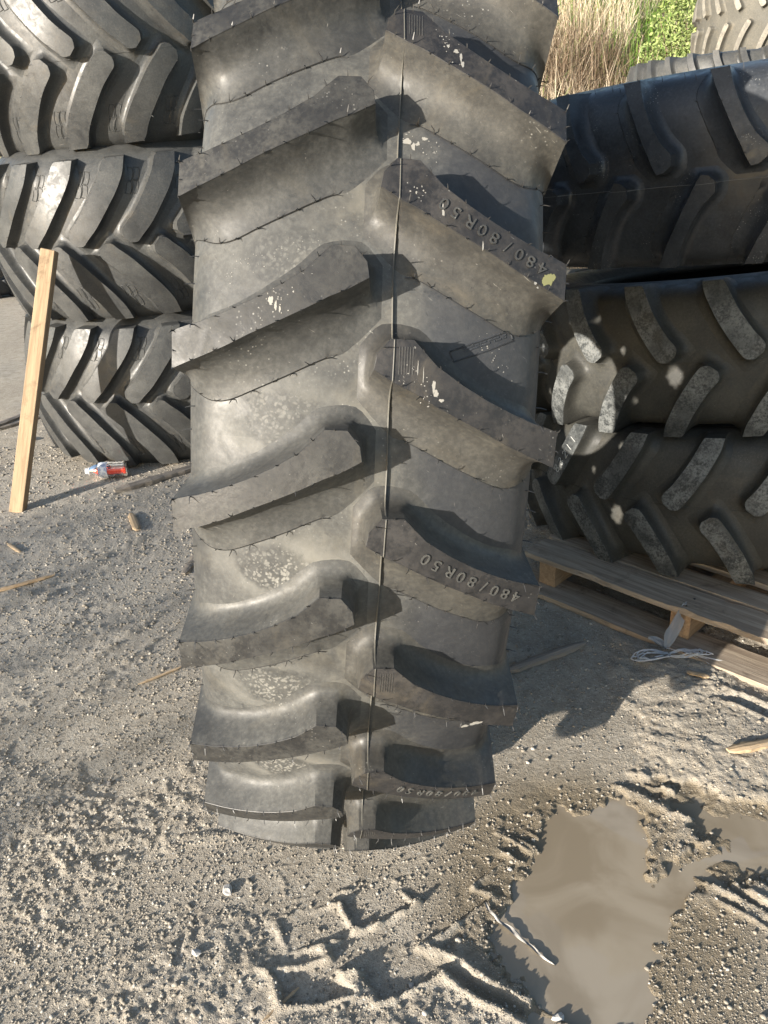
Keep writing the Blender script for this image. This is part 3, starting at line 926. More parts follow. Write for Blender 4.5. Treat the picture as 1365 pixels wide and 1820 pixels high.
c1 = m.mix(bank, c1, m.mix(m.ramp(n2, .45, .65), (.40, .32, .22), (.22, .22, .09)))
hb = m.math('ADD', m.math('MULTIPLY', n3, .7), m.math('MULTIPLY', n4, .35))
b1 = m.bump(n2, .5, .007); b1 = m.bump(hb, 1.0, .009, b1)
rgh = m.ramp(damp, 0, 1, .92, .30)
M_DIRT = m.set(color=c1, rough=rgh, normal=b1, spec=.3)
gnd = add('ground', fast_mesh('ground', V, Q, M_DIRT)); gnd['kind'] = 'structure'

# puddle water, a sheet inside a slightly widened outline
m = NM('muddy_water'); v = m.coord(False)
nz = m.noise(v, 4.5, 4, .5, .9)
col = m.mix(m.ramp(nz, .38, .60), (.26, .215, .155), (.345, .295, .225))
M_WATER = m.set(color=col, rough=.02, ior=1.42, spec=.7, normal=m.bump(m.noise(v, 9, 2), .03, .004))
def inside_grid(poly, grow, step):
    p = np.array(poly); lo = p.min(0)-grow; hi = p.max(0)+grow
    xs = np.arange(lo[0], hi[0], step); ys = np.arange(lo[1], hi[1], step)
    return xs, ys
xs = np.arange(.12, 1.12, .012); ys = np.arange(.84, 1.66, .012)
WX, WY = np.meshgrid(xs, ys)
sdw = np.minimum(poly_sd(WX, WY, PUD[0]), poly_sd(WX, WY, PUD[1]))
keep = sdw < .055
vid = -np.ones(WX.shape, int); vid[keep] = np.arange(keep.sum())
WV = np.stack([WX[keep], WY[keep], np.full(keep.sum(), WATER_Z)], -1)
wq = []
for a in range(len(ys)-1):
    for b in range(len(xs)-1):
        q = [vid[a, b], vid[a, b+1], vid[a+1, b+1], vid[a+1, b]]
        if min(q) >= 0: wq.append(q)
wat = add('puddle_water', fast_mesh('puddle_water', WV, np.array(wq), M_WATER)); wat['kind'] = 'structure'

# ------------------------------------------------------------------ gravel
def pebble_template(seed):
    r_ = random.Random(seed)
    t = (1+5**.5)/2
    vs = [(-1,t,0),(1,t,0),(-1,-t,0),(1,-t,0),(0,-1,t),(0,1,t),(0,-1,-t),(0,1,-t),(t,0,-1),(t,0,1),(-t,0,-1),(-t,0,1)]
    fs = [(0,11,5),(0,5,1),(0,1,7),(0,7,10),(0,10,11),(1,5,9),(5,11,4),(11,10,2),(10,7,6),(7,1,8),(3,9,4),(3,4,2),(3,2,6),(3,6,8),(3,8,9),(4,9,5),(2,4,11),(6,2,10),(8,6,7),(9,8,1)]
    vv = []
    for x in vs:
        q = Vector(x).normalized()*r_.uniform(.6, 1.2); vv.append((q.x, q.y*.8, q.z*.6))
    return np.array(vv), np.array(fs)
TEMP = [pebble_template(i) for i in range(8)]
def scatter(name, n, pos, size, mat, sink=.15):
    VV = []; FF = []; o = 0
    x, y = pos
    z = ground_h(x, y)
    ok = np.ones(len(x), bool)
    a = rng.uniform(0, 2*PI, len(x)); ti = rng.integers(0, 8, len(x))
    for k in range(8):
        s = np.where(ti == k)[0]
        if not len(s): continue
        tv, tf = TEMP[k]
        ca, sa = np.cos(a[s])[:, None], np.sin(a[s])[:, None]
        sc = size[s][:, None]
        X = (tv[None, :, 0]*ca-tv[None, :, 1]*sa)*sc+x[s][:, None]
        Y = (tv[None, :, 0]*sa+tv[None, :, 1]*ca)*sc+y[s][:, None]
        Z = tv[None, :, 2]*sc+(z[s]+size[s]*sink)[:, None]
        VV.append(np.stack([X, Y, Z], -1).reshape(-1, 3))
        nvp = len(tv)
        FF.append((tf[None]+(np.arange(len(s))*nvp)[:, None, None]+o).reshape(-1, 3))
        o += len(s)*nvp
    me = fast_mesh(name, np.concatenate(VV), np.concatenate(FF), mat, False)
    ob = add(name, me); return ob
def stone_mat(name, a, b, c):
    m = NM(name); g = m.n('ShaderNodeNewGeometry'); r_ = g.outputs['Random Per Island']
    col = m.mix(r_, a, b); col = m.mix(m.ramp(r_, .8, .95), col, c)
    v = m.coord(False); col = m.mix(m.math('MULTIPLY', m.noise(v, 200, 3), .5), col, (.12, .11, .095))
    return m.set(color=col, rough=.85, spec=.3, normal=m.bump(m.noise(v, 400, 3), .5, .001))
M_PEB = stone_mat('gravel', (.24, .215, .175), (.42, .37, .30), (.56, .52, .45))
def tri_pos(n, ymin, ymax):
    # denser near the camera, within the part of the yard the picture shows
    y = ymin*(ymax/ymin)**rng.uniform(0, 1, n)
    x = rng.uniform(-1, 1, n)*(y*.66+.25)
    return x, y
n = 150000
x, y = tri_pos(n, .82, 4.6)
dens = noise2(x*3.1, y*3.1, 40)+.5*noise2(x*11, y*11, 41)
keepm = (rng.uniform(-.9, .9, n) < dens+.35+.6*sstep(-.2, -.8, x))
wet = np.minimum(poly_sd(x, y, PUD[0]), poly_sd(x, y, PUD[1]))
keepm &= (wet > -.004) | (rng.uniform(0, 1, n) < .035)
x, y = x[keepm], y[keepm]
size = .0008+.0040*rng.beta(.8, 6.0, len(x))*(1+.6*y)*(1+.45*sstep(-.2, -.8, x))
tag(scatter('gravel', len(x), (x, y), size, M_PEB), 'fine loose gravel and crumbs strewn over the dirt yard', 'gravel', kind='stuff')
n = 2600
x, y = tri_pos(n, .85, 5.5)
wet = np.minimum(poly_sd(x, y, PUD[0]), poly_sd(x, y, PUD[1]))
k = wet > -.02
x, y = x[k], y[k]
size = .004+.006*rng.beta(1.2, 4, len(x))*(1+.2*y)
tag(scatter('pebbles', len(x), (x, y), size, M_PEB, .1), 'loose bigger pebbles scattered over the dirt and at the puddle edge', 'pebbles', kind='stuff')

# single stones that can be picked out
M_WSTONE = stone_mat('pale_stone', (.50, .48, .43), (.58, .56, .50), (.55, .53, .50))
M_GSTONE = stone_mat('grey_stone', (.20, .19, .18), (.26, .25, .23), (.24, .22, .2))
def stone(x, y, s, mat, label, seed, flat=.7):
    r_ = random.Random(seed)
    tv, tf = TEMP[seed % 8]
    import bmesh
    bm = bmesh.new()
    vs = [bm.verts.new((p[0]*s, p[1]*s*.85, p[2]*s*flat)) for p in tv]
    for f in tf: bm.faces.new([vs[i] for i in f])
    bmesh.ops.subdivide_edges(bm, edges=bm.edges, cuts=1, use_grid_fill=True, smooth=.15)
    for q in bm.verts: q.co += Vector([r_.uniform(-1, 1)*s*.05 for _ in range(3)])
    me = bpy.data.meshes.new('stone'); bm.to_mesh(me); bm.free(); me.materials.append(mat)
    z = float(ground_h(np.array([x]), np.array([y]))[0])
    o = add('stone', me, None, Matrix.Translation((x, y, z+s*.25)) @ Matrix.Rotation(r_.uniform(0, 6), 4, 'Z'))
    return tag(o, label, 'stone')
stone(.295, .975, .017, M_WSTONE, 'large pale stone at the near end of the puddle', 3, .9)
stone(-.506, 1.343, .0, M_WSTONE, '', 1) if False else None
stone(-.412, 1.30, .022, M_WSTONE, 'white angular stone left of the tyre prints', 1, .5)
stone(.006, 1.051, .009, M_WSTONE, 'small white stone below the tyre prints', 2)
stone(.456, 1.362, .011, M_WSTONE, 'pale stone standing out in the middle of the puddle', 4, .9)
stone(.256, 1.325, .007, M_WSTONE, 'small round stone in shallow water at the left of the puddle', 5, .9)
stone(-.452, 1.142, .014, M_WSTONE, 'pale flat stone in the dirt at lower left', 6, .5)
stone(-1.02, 1.60, .012, M_WSTONE, 'white pebble at the left edge next to a dark one', 7, .8)
stone(-.93, 1.585, .013, M_GSTONE, 'dark grey pebble at the left between two lighter ones', 0, .8)
stone(-.80, 1.67, .013, M_GSTONE, 'long grey pebble lying on the lit dirt at the left', 2, .7)

# ------------------------------------------------------------------ wood
def wood(name, a, b, dark, sc=(60, 60, 3), rough=.75):
    m = NM(name); v = m.coord(True)
    g = m.noise(stretch(m, v, sc), 1.0, 6, .6, .8)
    col = m.mix(m.ramp(g, .35, .65), a, b)
    g2 = m.noise(stretch(m, v, tuple(s*3.1 for s in sc)), 1.0, 4, .6, .3)
    col = m.mix(m.math('MULTIPLY', m.ramp(g2, .55, .75), .6), col, dark)
    st = m.ramp(m.noise(v, 7, 7, .7, .5), .55, .70)
    col = m.mix(m.math('MULTIPLY', st, .6), col, dark)
    kn = m.n('ShaderNodeTexVoronoi', feature='F1', inp={'Vector': v, 'Scale': 5.5}).outputs['Distance']
    col = m.mix(m.ramp(kn, .10, .03, 0.0, .8), col, dark)
    return m.set(color=col, rough=rough, normal=m.bump(m.math('ADD', g, g2), .5, .002), spec=.3)
M_TIMBER = wood('fresh_timber', (.27, .19, .115), (.38, .28, .175), (.13, .085, .05), (70, 70, 3.0))
M_GREYW = wood('weathered_timber', (.17, .15, .13), (.27, .24, .205), (.07, .06, .05), (3, 60, 60))
M_PALW = wood('pallet_timber', (.27, .215, .165), (.42, .35, .27), (.09, .07, .05), (3, 55, 55))
M_BLOCK = wood('stringer_timber', (.30, .20, .12), (.42, .29, .18), (.12, .08, .05), (60, 3, 60))
M_CHIP = wood('split_wood', (.42, .30, .18), (.52, .40, .27), (.25, .17, .10), (3, 80, 80))

def frame_from(p0, p1, face):
    """x along p0->p1, z as near as possible to face"""
    x = (Vector(p1)-Vector(p0)); L = x.length; x.normalize()
    z = Vector(face); z = (z-x*z.dot(x)).normalized(); y = z.cross(x)
    c = (Vector(p0)+Vector(p1))/2
    return Matrix(((x.x, y.x, z.x, c.x), (x.y, y.y, z.y, c.y), (x.z, y.z, z.z, c.z), (0, 0, 0, 1))), L
# leaning timber: its long axis is local Z here
p0 = Vector((-1.835, 3.60, -.01)); p1 = Vector((-1.535, 3.96, 1.19))
zx = (p1-p0); L = zx.length; zx.normalize()
fn = Vector((-.02, -1, 0)); fn = (fn-zx*fn.dot(zx)).normalized(); sy = zx.cross(fn)
Mt = Matrix(((sy.x, fn.x, zx.x, p0.x), (sy.y, fn.y, zx.y, p0.y), (sy.z, fn.z, zx.z, p0.z), (0, 0, 0, 1)))
mb = MB(); mb.box((.068, .056, L), Matrix.Translation((0, 0, L/2)), .003)
tim = add('timber', mb.mesh('timber', M_TIMBER, False), None, Mt)
tag(tim, 'fresh pale square-sawn timber leaning against the left-hand stack', 'timber')

def splinter(name, pts, w, h, mat, label, cat='wood', seed=0, raise_=0.004):
    """flat irregular split board or stick following ground points"""
    r_ = random.Random(seed)
    P = [Vector((a, b, float(ground_h(np.array([a]), np.array([b]))[0])+raise_+h/2)) for a, b in pts]
    n = 14
    Q_ = []
    for i in range(n):
        f = i/(n-1)*(len(P)-1); k = min(int(f), len(P)-2); Q_.append(P[k].lerp(P[k+1], f-k))
    if len(P) == 2:
        for i in range(n): Q_[i].z = P[0].z+(P[1].z-P[0].z)*i/(n-1)
    V = []; Fc = []
    for i, q in enumerate(Q_):
        d = (Q_[min(i+1, n-1)]-Q_[max(i-1, 0)]).normalized(); s_ = Vector((d.y, -d.x, 0)).normalized()
        e = min(i, n-1-i)/(n-1); tp = min(1, .45+3.5*e)
        w2 = w/2*tp*r_.uniform(.85, 1.1); h2 = h/2*tp*r_.uniform(.85, 1.1)
        for a, b in ((-1, -1), (1, -1), (1.0, .5), (.35, 1.05), (-.45, .9), (-1, .35)):
            V.append(q+s_*a*w2*r_.uniform(.93, 1.05)+Vector((0, 0, b*h2)))
    for i in range(n-1):
        for k in range(6): Fc.append([i*6+k, i*6+(k+1) % 6, (i+1)*6+(k+1) % 6, (i+1)*6+k])
    Fc.append([5, 4, 3, 2, 1, 0]); Fc.append([(n-1)*6+k for k in range(6)])
    c = sum(V, Vector())/len(V); c.z -= h/2
    dx = (P[-1]-P[0]); an = math.atan2(dx.y, dx.x)
    Mi = Matrix.Translation(c) @ Matrix.Rotation(an, 4, 'Z'); Mv = Mi.inverted()
    o = add(name, make_mesh(name, [Mv @ q for q in V], Fc, mat, False), None, Mi)
    return tag(o, label, cat)
splinter('broken_board', [(-1.385,3.74),(-1.00,4.07)], .062, .028, M_GREYW, 'grey split board lying in front of the left-hand stack near the bottle', 'board', 1)
splinter('wood_scrap', [(-1.225,3.46),(-1.14,3.26)], .034, .012, M_CHIP, 'short pale wood scrap lying on the shaded gravel', 'wood scrap', 2)
splinter('wood_sliver', [(-1.72,3.21),(-1.615,3.10)], .018, .006, M_CHIP, 'thin tan sliver on the gravel near the left edge', 'wood scrap', 3)
splinter('stick', [(-1.62,2.75),(-1.50,2.80),(-1.38,2.87)], .022, .010, M_CHIP, 'pale stick on the shaded gravel at the left edge', 'stick', 4)
splinter('wood_scrap', [(-.84,2.84),(-.81,3.02)], .035, .015, M_GREYW, 'grey brown scrap half hidden beside the big tyre', 'wood scrap', 5)
splinter('stick', [(-.835,2.11),(-.70,2.205)], .010, .006, M_CHIP, 'thin tan twig lying left of the big tyre', 'stick', 6)
splinter('broken_board', [(.36,2.07),(.655,2.205)], .035, .020, M_GREYW, 'dark splintered stick pointing from the big tyre to the pallet', 'stick', 7)
splinter('wood_scrap', [(.905,1.645),(1.10,1.69)], .034, .014, M_CHIP, 'sunlit wood splinter at the right edge', 'wood scrap', 8)
splinter('wood_scrap', [(.93,2.01),(.99,1.98)], .022, .007, M_CHIP, 'small tan wood chip in front of the pallet', 'wood scrap', 9)
splinter('broken_board', [(-2.62,4.80),(-2.36,5.30)], .06, .02, M_GREYW, 'weathered board on the ground behind the timber', 'board', 10)
splinter('broken_board', [(-2.50,4.88),(-2.05,5.40)], .035, .02, M_GREYW, 'thin grey lath crossing behind the timber', 'board', 11)
splinter('wood_scrap', [(-2.25,4.68),(-2.15,4.66)], .04, .012, M_CHIP, 'pale chip on the gravel right of the timber', 'wood scrap', 12)
splinter('stick', [(-.29,.985),(-.225,1.055)], .006, .004, M_CHIP, 'small straw stick in the dirt at the bottom', 'stick', 14)

# ---- pallet under the right stack
PA = Vector((.565, 2.585, 0)); ex = Vector((.69, -.72, 0)).normalized(); ey = Vector((.72, .69, 0)).normalized()
PM = Matrix(((ex.x, ey.x, 0, PA.x), (ex.y, ey.y, 0, PA.y), (0, 0, 1, 0.0), (0, 0, 0, 1)))
pal = empty('pallet', PM); tag(pal, 'weathered wooden pallet carrying the right-hand tyre stack', 'pallet')
def pbox(name, size, c, mat, bev=.002, rot=0.0):
    # sawn board with a slightly wandering, chipped long edge
    mb = MB(); r3 = random.Random(int(size[1]*9999+c[1]*777+c[0]*31))
    L0, W0, H0 = size; n = 26; ax = 0 if L0 > W0 else 1
    Lg, Wd = (L0, W0) if ax == 0 else (W0, L0)
    for i in range(n):
        t = -Lg/2+Lg*i/(n-1)
        chip = [(.012*r3.random()**2 if r3.random() < .3 else 0)*(Wd > .06)+.0012*r3.random() for _ in range(2)]
        bow = .002*math.sin(i*.35+c[1]*9)
        for a, b in ((-1, -1), (1, -1), (1, 1), (-1, 1)):
            w = a*(Wd/2-chip[(a+1)//2]*(1 if b > 0 else .4))
            p = (t, w, b*H0/2+bow) if ax == 0 else (w, t, b*H0/2)
            mb.V.append(Vector(p))
    for i in range(n-1):
        for k in range(4):
            f = [i*4+k, i*4+(k+1) % 4, (i+1)*4+(k+1) % 4, (i+1)*4+k]
            mb.F.append(f if ax == 1 else f[::-1])
    mb.F.append([0, 1, 2, 3]); mb.F.append([(n-1)*4+k for k in (3, 2, 1, 0)])
    return add(name, mb.mesh(name, mat, False), pal, Matrix.Translation(c) @ Matrix.Rotation(rot, 4, 'Z'))
for k in range(3): pbox('stringer', (.070, 1.14, .092), (.03+.528*k, .60, .069), M_BLOCK)
yy = .0
for k, (w_, r_) in enumerate(((.150, .008), (.10, 0), (.095, -.01), (.10, .0), (.095, .006), (.10, 0), (.14, 0))):
    pbox('deck_board', (1.22, w_, .019), (.54, .02+w_/2+k*.165, .1255), M_PALW, .002, r_)
for k in range(3):
    pbox('bottom_board', (1.24, .15 if k != 1 else .10, .019), (.54, -.045+.075+k*.5, .0115), M_PALW, .002, -.008*k)
for x_ in (.03, .558, 1.086):
    for dy in (.05, .11):
        mb = MB(); mb.lathe([(.0, .0), (.004, .0), (.004, -.003)], 8, Matrix.Rotation(-PI/2, 4, 'Y'))
        add('nail', mb.mesh('nail', M_WHISK, True), pal, Matrix.Translation((x_+.005, dy, .1362)))

# ------------------------------------------------------------------ bottle
mg = NM('clear_plastic'); M_CLEAR = mg.set(color=(.95, .97, .98), rough=.08, ior=1.45, trans=1.0)
ml = NM('red_drink'); M_RED = ml.set(color=(.80, .06, .03), rough=.1, ior=1.33, trans=.25)
mc = NM('label_print'); v = mc.coord(False)
sp_ = mc.n('ShaderNodeSeparateXYZ', inp={0: v})
M_LABEL = mc.set(color=mc.mix(mc.ramp(mc.noise(v, 60, 3), .48, .56), (.72, .74, .78), (.30, .36, .52)), rough=.35)
mgn = NM('green_print'); M_GREEN = mgn.set(color=(.04, .22, .06), rough=.4)
mcap = NM('cap_plastic'); M_CAP = mcap.set(color=(.70, .72, .75), rough=.35)
bz = float(ground_h(np.array([-1.5]), np.array([4.0]))[0])
BM_ = Matrix.Translation((-1.38, 3.995, bz+.042)) @ Matrix.Rotation(rad(183), 4, 'Z')
BM_ = BM_ @ Matrix.Diagonal((1.05, 1.28, 1.28, 1)) @ Matrix.Translation((0, 0, .003))
bot = empty('bottle', Matrix.Translation((-1.49, 3.99, bz))); tag(bot, 'clear plastic bottle half full of red drink lying on the gravel', 'bottle')
Bi = bot.matrix_world.inverted() @ BM_
mb = MB()
mb.lathe([(0, .0), (.026, 0), (.033, .006), (.034, .02), (.031, .03), (.034, .038), (.031, .048), (.034, .057), (.031, .066), (.034, .075), (.0335, .10), (.0335, .145), (.031, .160), (.022, .182), (.013, .196), (.0125, .205)], 24)
add('shell', mb.mesh('shell', M_CLEAR, True, 60), bot, Bi)
mb = MB(); mb.lathe([(.0125, .0), (.0125, .014), (.0, .0145)], 16, Matrix.Translation((.202, 0, 0)))
mb.lathe([(.0165, .0), (.0165, .004)], 16, Matrix.Translation((.196, 0, 0)))
add('cap', mb.mesh('cap', M_CAP), bot, Bi)
mb = MB(); mb.lathe([(.0342, .098), (.0342, .143)], 28); add('label_band', mb.mesh('label_band', M_LABEL), bot, Bi)
mb = MB()
for k in range(7):
    a = PI*.62+k*.13
    n0 = len(mb.V)
    for aa in (a, a+.13):
        for xx in (.118, .139): mb.V.append(Vector((xx, .0349*math.cos(aa), .0349*math.sin(aa))))
    mb.F.append([n0, n0+1, n0+3, n0+2])
add('label_print', mb.mesh('label_print', M_GREEN), bot, Bi)
# liquid: lower part of the bore, flat top
mb = MB()
prof = [(.030, .004), (.0315, .012), (.0295, .03), (.0315, .038), (.0295, .048), (.0315, .057), (.0295, .066), (.0315, .075), (.031, .10), (.031, .145), (.028, .160), (.019, .182), (.010, .196)]
lev = .013
for r, x_ in prof:
    l2 = min(lev, r*.85)
    a0 = math.asin(l2/r)
    for k in range(15):
        t = PI-a0+ (PI+2*a0)*k/14
        mb.V.append(Vector((x_, r*math.cos(t), r*math.sin(t))))
for i in range(len(prof)-1):
    for k in range(14): mb.F.append([i*15+k, (i+1)*15+k, (i+1)*15+k+1, i*15+k+1])
    mb.F.append([i*15+14, (i+1)*15+14, (i+1)*15, i*15])
mb.F.append(list(range(15))); mb.F.append([(len(prof)-1)*15+k for k in range(14, -1, -1)])
add('drink', mb.mesh('drink', M_RED, True, 40), bot, Bi)

# ------------------------------------------------------------------ plastic twine bundle and ribbon
mt = NM('twine_plastic'); M_TWINE = mt.set(color=(.62, .64, .66), rough=.3, trans=.35, ior=1.3)
M_TFILM = NM('film_plastic').set(color=(.50, .52, .54), rough=.25, trans=.55, ior=1.25)
tw = empty('plastic_twine', Matrix.Translation((.90, 2.10, 0))); tag(tw, 'tangle of white plastic twine tied in a bow beside the pallet', 'twine')
def tpt(a, b, z):
    return Vector((a-.90, b-2.10, float(ground_h(np.array([a]), np.array([b]))[0])+z))
knot = (.905, 2.125)
r_ = random.Random(4)
mb = MB()
for k in range(11):     # loops left and right of the knot
    side = -1 if k % 2 else 1
    Lx = (.115+r_.uniform(-.02, .02)); Ly = r_.uniform(.012, .035); ph = r_.uniform(-.25, .1)
    pts = []
    for i in range(17):
        t = i/16*2*PI
        a = side*Lx*(1-math.cos(t))/2; b = Ly*math.sin(t)
        pts.append(tpt(knot[0]+a*math.cos(ph)-b*math.sin(ph)*side, knot[1]-.03+a*math.sin(ph)*side*-.4+b-abs(a)*.12, .012+.018*math.sin(t/2)*r_.uniform(.6, 1.3)))
    mb.tube(pts, [.0021+.0007*math.sin(i*1.7+k) for i in range(17)], 4)
for k in range(4):
    e = (knot[0]+.10+.03*k, knot[1]-.05-.01*k)
    mb.tube([tpt(*knot, .02), tpt(knot[0]+.05, knot[1]-.02, .02), tpt(*e, .006), tpt(e[0]+.01, e[1]-.03, .004)], .0014, 4)
add('strands', mb.mesh('strands', M_TWINE, True), tw)
def film(name, P, W, mat, seed):
    r2 = random.Random(seed); V = []; Fc = []
    n = len(P)
    for i, p in enumerate(P):
        for k in range(6):
            f = k/5-.5
            V.append(p+Vector((W[i]*f, W[i]*f*.35, .006*math.sin(k*2.1+i*.9)+r2.uniform(-.002, .002))))
    for i in range(n-1):
        for k in range(5): Fc.append([i*6+k, i*6+k+1, (i+1)*6+k+1, (i+1)*6+k])
    me = make_mesh(name, V, Fc, mat, True)
    return me
P = [tpt(knot[0]+.085*t, knot[1]+.10*t, .02+.11*t) for t in np.linspace(0, 1, 8)]
add('film_tail', film('film_tail', P, [.014, .04, .06, .065, .06, .055, .04, .015], M_TFILM, 1), tw)
P = [tpt(knot[0]-.03*t-.02*t*t, knot[1]+.03*t, .02+.03*t) for t in np.linspace(0, 1, 6)]
add('film_tail', film('film_tail', P, [.010, .028, .034, .03, .022, .008], M_TFILM, 2), tw)
P = [tpt(knot[0]-.115*t, knot[1]-.035-.02*math.sin(t*3), .012+.008*math.sin(t*3)) for t in np.linspace(0, 1, 9)]
add('film_tail', film('film_tail', P, [.01, .03, .036, .042, .04, .04, .036, .028, .010], M_TFILM, 3), tw)

M_RIB = NM('ribbon_plastic').set(color=(.36, .34, .31), rough=.35)
rib_pts = [(.183, 1.235, .004), (.192, 1.215, .004), (.215, 1.185, .006), (.240, 1.160, .006), (.262, 1.135, .004), (.285, 1.108, .004), (.312, 1.083, .002)]
wd = [.003, .007, .008, .011, .007, .006, .002]
Rb = chain([(a, b, c, w) for (a, b, c), w in zip(rib_pts, wd)], 40)
V = []; Fc = []
for i, (a, b, c, w) in enumerate(Rb):
    z = max(float(ground_h(np.array([a]), np.array([b]))[0]), WATER_Z)+c
    for k in range(4):
        f = k/3-.5; V.append(Vector((a-.25+w*f*.7, b-1.15+w*f*.7, z+.0025*math.sin(i*.5+k*1.9))))
for i in range(39):
    for k in range(3): Fc.append([i*4+k, i*4+k+1, (i+1)*4+k+1, (i+1)*4+k])
rb = add('plastic_ribbon', make_mesh('plastic_ribbon', V, Fc, M_RIB), None, Matrix.Translation((.25, 1.15, 0)))
tag(rb, 'twisted strip of dirty plastic lying in the edge of the puddle', 'ribbon')

# chalk digits on a lug of the bottom right tyre
M_CHALK = NM('chalk').set(color=(.55, .55, .52), rough=.9)
strokes = {'8': [[(.5,.5),(.15,.75),(.5,1),(.85,.75),(.5,.5),(.1,.25),(.5,0),(.9,.25),(.5,.5)]], '3': [[(.15,.9),(.6,1),(.8,.75),(.4,.52),(.85,.3),(.5,0),(.1,.12)]],
           '2': [[(.15,.8),(.5,1),(.85,.75),(.5,.4),(.1,.02),(.9,.05)]], '1': [[(.5,1),(.45,0)]]}
CL = (chain(SU.U, 200)+chain(SU.L, 200))/2
mb = MB()
for i, ch in enumerate('83211'):
    X = .075+i*.030
    k = int(np.argmin(abs(CL[:, 1]-X))); c = CL[k]; t = CL[max(k-4, 0)]-CL[min(k+4, 199)]; t = t/np.linalg.norm(t)
    w_ = np.array([-t[1], t[0]])
    if w_[0] > 0: w_ = -w_
    for st in strokes[ch]:
        q = [c+t*(a-.5)*.022+w_*(b-.5)*.030 for a, b in st]
        q = chain([tuple(z) for z in q], 5*len(q))
        mb.tube([place(SU, z[0], z[1], rtop(SU, z[1])+.0004) for z in q], .0013, 4)
ck = mb.mesh('chalk_digits', M_CHALK, False)
best = None
for mir, k, lg in rb_parts:
    if not mir: continue
    a = (phase(-36.0, US_UN, .9)+k*2*PI/22)
    dd = abs((a-phase(-68.4, US_UN, .9)+PI) % (2*PI)-PI)
    if best is None or dd < best[0]: best = (dd, lg)
add('chalk_digits', ck, best[1])

# ------------------------------------------------------------------ bank vegetation
def leafmat(name, a, b, trans=.2):
    m = NM(name); g = m.n('ShaderNodeNewGeometry'); r2 = g.outputs['Random Per Island']
    col = m.mix(r2, a, b)
    return m.set(color=col, rough=.65, spec=.3)
M_STRAW = leafmat('dry_straw', (.55, .45, .32), (.80, .70, .54))
M_GRASS = leafmat('green_grass', (.07, .15, .02), (.17, .27, .04))
M_TWIG = leafmat('dry_twigs', (.13, .09, .06), (.24, .18, .12))
M_LEAF = leafmat('bush_leaves', (.12, .17, .05), (.32, .38, .14))
def blades(name, x, y, ln, wid, mat, lean=.35, z0=None):
    n = len(x)
    z = ground_h(x, y) if z0 is None else z0
    a = rng.uniform(0, 2*PI, n); b = rng.uniform(0, 2*PI, n); le = rng.normal(0, lean, n)
    V = np.zeros((n, 6, 3))
    for k, f in enumerate((0, .5, 1.0)):
        w = wid*(1, .8, .15)[k]
        cx = x+np.cos(b)*le*ln*f*f; cy = y+np.sin(b)*le*ln*f*f; cz = z-.02+ln*f*np.sqrt(np.maximum(1-(le*f)**2*.6, .1))
        for s_, sg in ((0, -1), (1, 1)):
            V[:, k*2+s_, 0] = cx+sg*np.cos(a)*w/2; V[:, k*2+s_, 1] = cy+sg*np.sin(a)*w/2; V[:, k*2+s_, 2] = cz
    base = (np.arange(n)*6)[:, None]
    Q = np.concatenate([base+np.array([0, 1, 3, 2]), base+np.array([2, 3, 5, 4])])
    return add(name, fast_mesh(name, V.reshape(-1, 3), Q, mat, False))
n = 42000
x = rng.uniform(.2, 4.5, n); y = rng.uniform(6.6, 10.2, n)
k = (noise2(x*1.7, y*1.7, 50) > -.55)
x, y = x[k], y[k]
tag(blades('dry_grass', x, y, rng.uniform(.15, .62, len(x)), rng.uniform(.003, .007, len(x)), M_STRAW, .8), 'tall dry straw coloured grass and stalks on the bank behind the tyres', 'dry grass', kind='stuff')
n = 26000
x = rng.uniform(-.5, 6, n); y = rng.uniform(8.4, 14.5, n)
k = noise2(x*.9, y*.9, 52)+.35*(x-1.8) > -.3
x, y = x[k], y[k]
tag(blades('green_grass', x, y, rng.uniform(.15, .45, len(x)), rng.uniform(.006, .014, len(x)), M_GRASS, .4), 'fresh green grass on the upper bank', 'grass', kind='stuff')
# sparse tall bent stalks
n = 260
x = rng.uniform(1.2, 3.2, n); y = rng.uniform(6.9, 8.4, n)
tag(blades('dead_stalks', x, y, rng.uniform(.5, 1.1, n), rng.uniform(.007, .012, n), M_STRAW, .5), 'long bent dead stalks standing above the dry grass', 'stalks', kind='stuff')
def bush(name, label, cx, cy, rx, rz, n, mat, leaf, cat='bush'):
    z0 = float(ground_h(np.array([cx]), np.array([cy]))[0])
    root = empty(name, Matrix.Translation((cx, cy, z0))); tag(root, label, cat)
    mb = MB()
    r2 = random.Random(int(cx*100))
    tips = []
    for k in range(16):
        a = r2.uniform(0, 6.28); s_ = r2.uniform(.3, 1)
        e = Vector((math.cos(a)*rx*s_, math.sin(a)*rx*s_, rz*r2.uniform(.8, 1.9)))
        mb.tube([Vector((0, 0, -.03)), e*.5+Vector((0, 0, .08)), e], [.014, .009, .003], 5); tips.append(e)
    add('branches', mb.mesh('branches', M_TWIG, True), root)
    cl = np.array([tuple(t*r2.uniform(.45, 1.05)) for t in tips for _ in range(7)])
    c = cl[rng.integers(0, len(cl), n)]
    p = c+rng.normal(0, rx*.13, (n, 3))
    p[:, 2] = np.maximum(p[:, 2], .02)
    d1 = rng.normal(0, 1, (n, 3)); d1 /= np.linalg.norm(d1, axis=1)[:, None]
    d2 = np.cross(d1, rng.normal(0, 1, (n, 3))); d2 /= np.linalg.norm(d2, axis=1)[:, None]
    s_ = leaf*rng.uniform(.6, 1.3, n)[:, None]
    V = np.stack([p-d1*s_, p+d2*s_*.5, p+d1*s_, p-d2*s_*.5], 1).reshape(-1, 3)
    Q = np.arange(n*4).reshape(-1, 4)
    fo = add('foliage', fast_mesh('foliage', V, Q, mat, False), root); fo['kind'] = 'stuff'
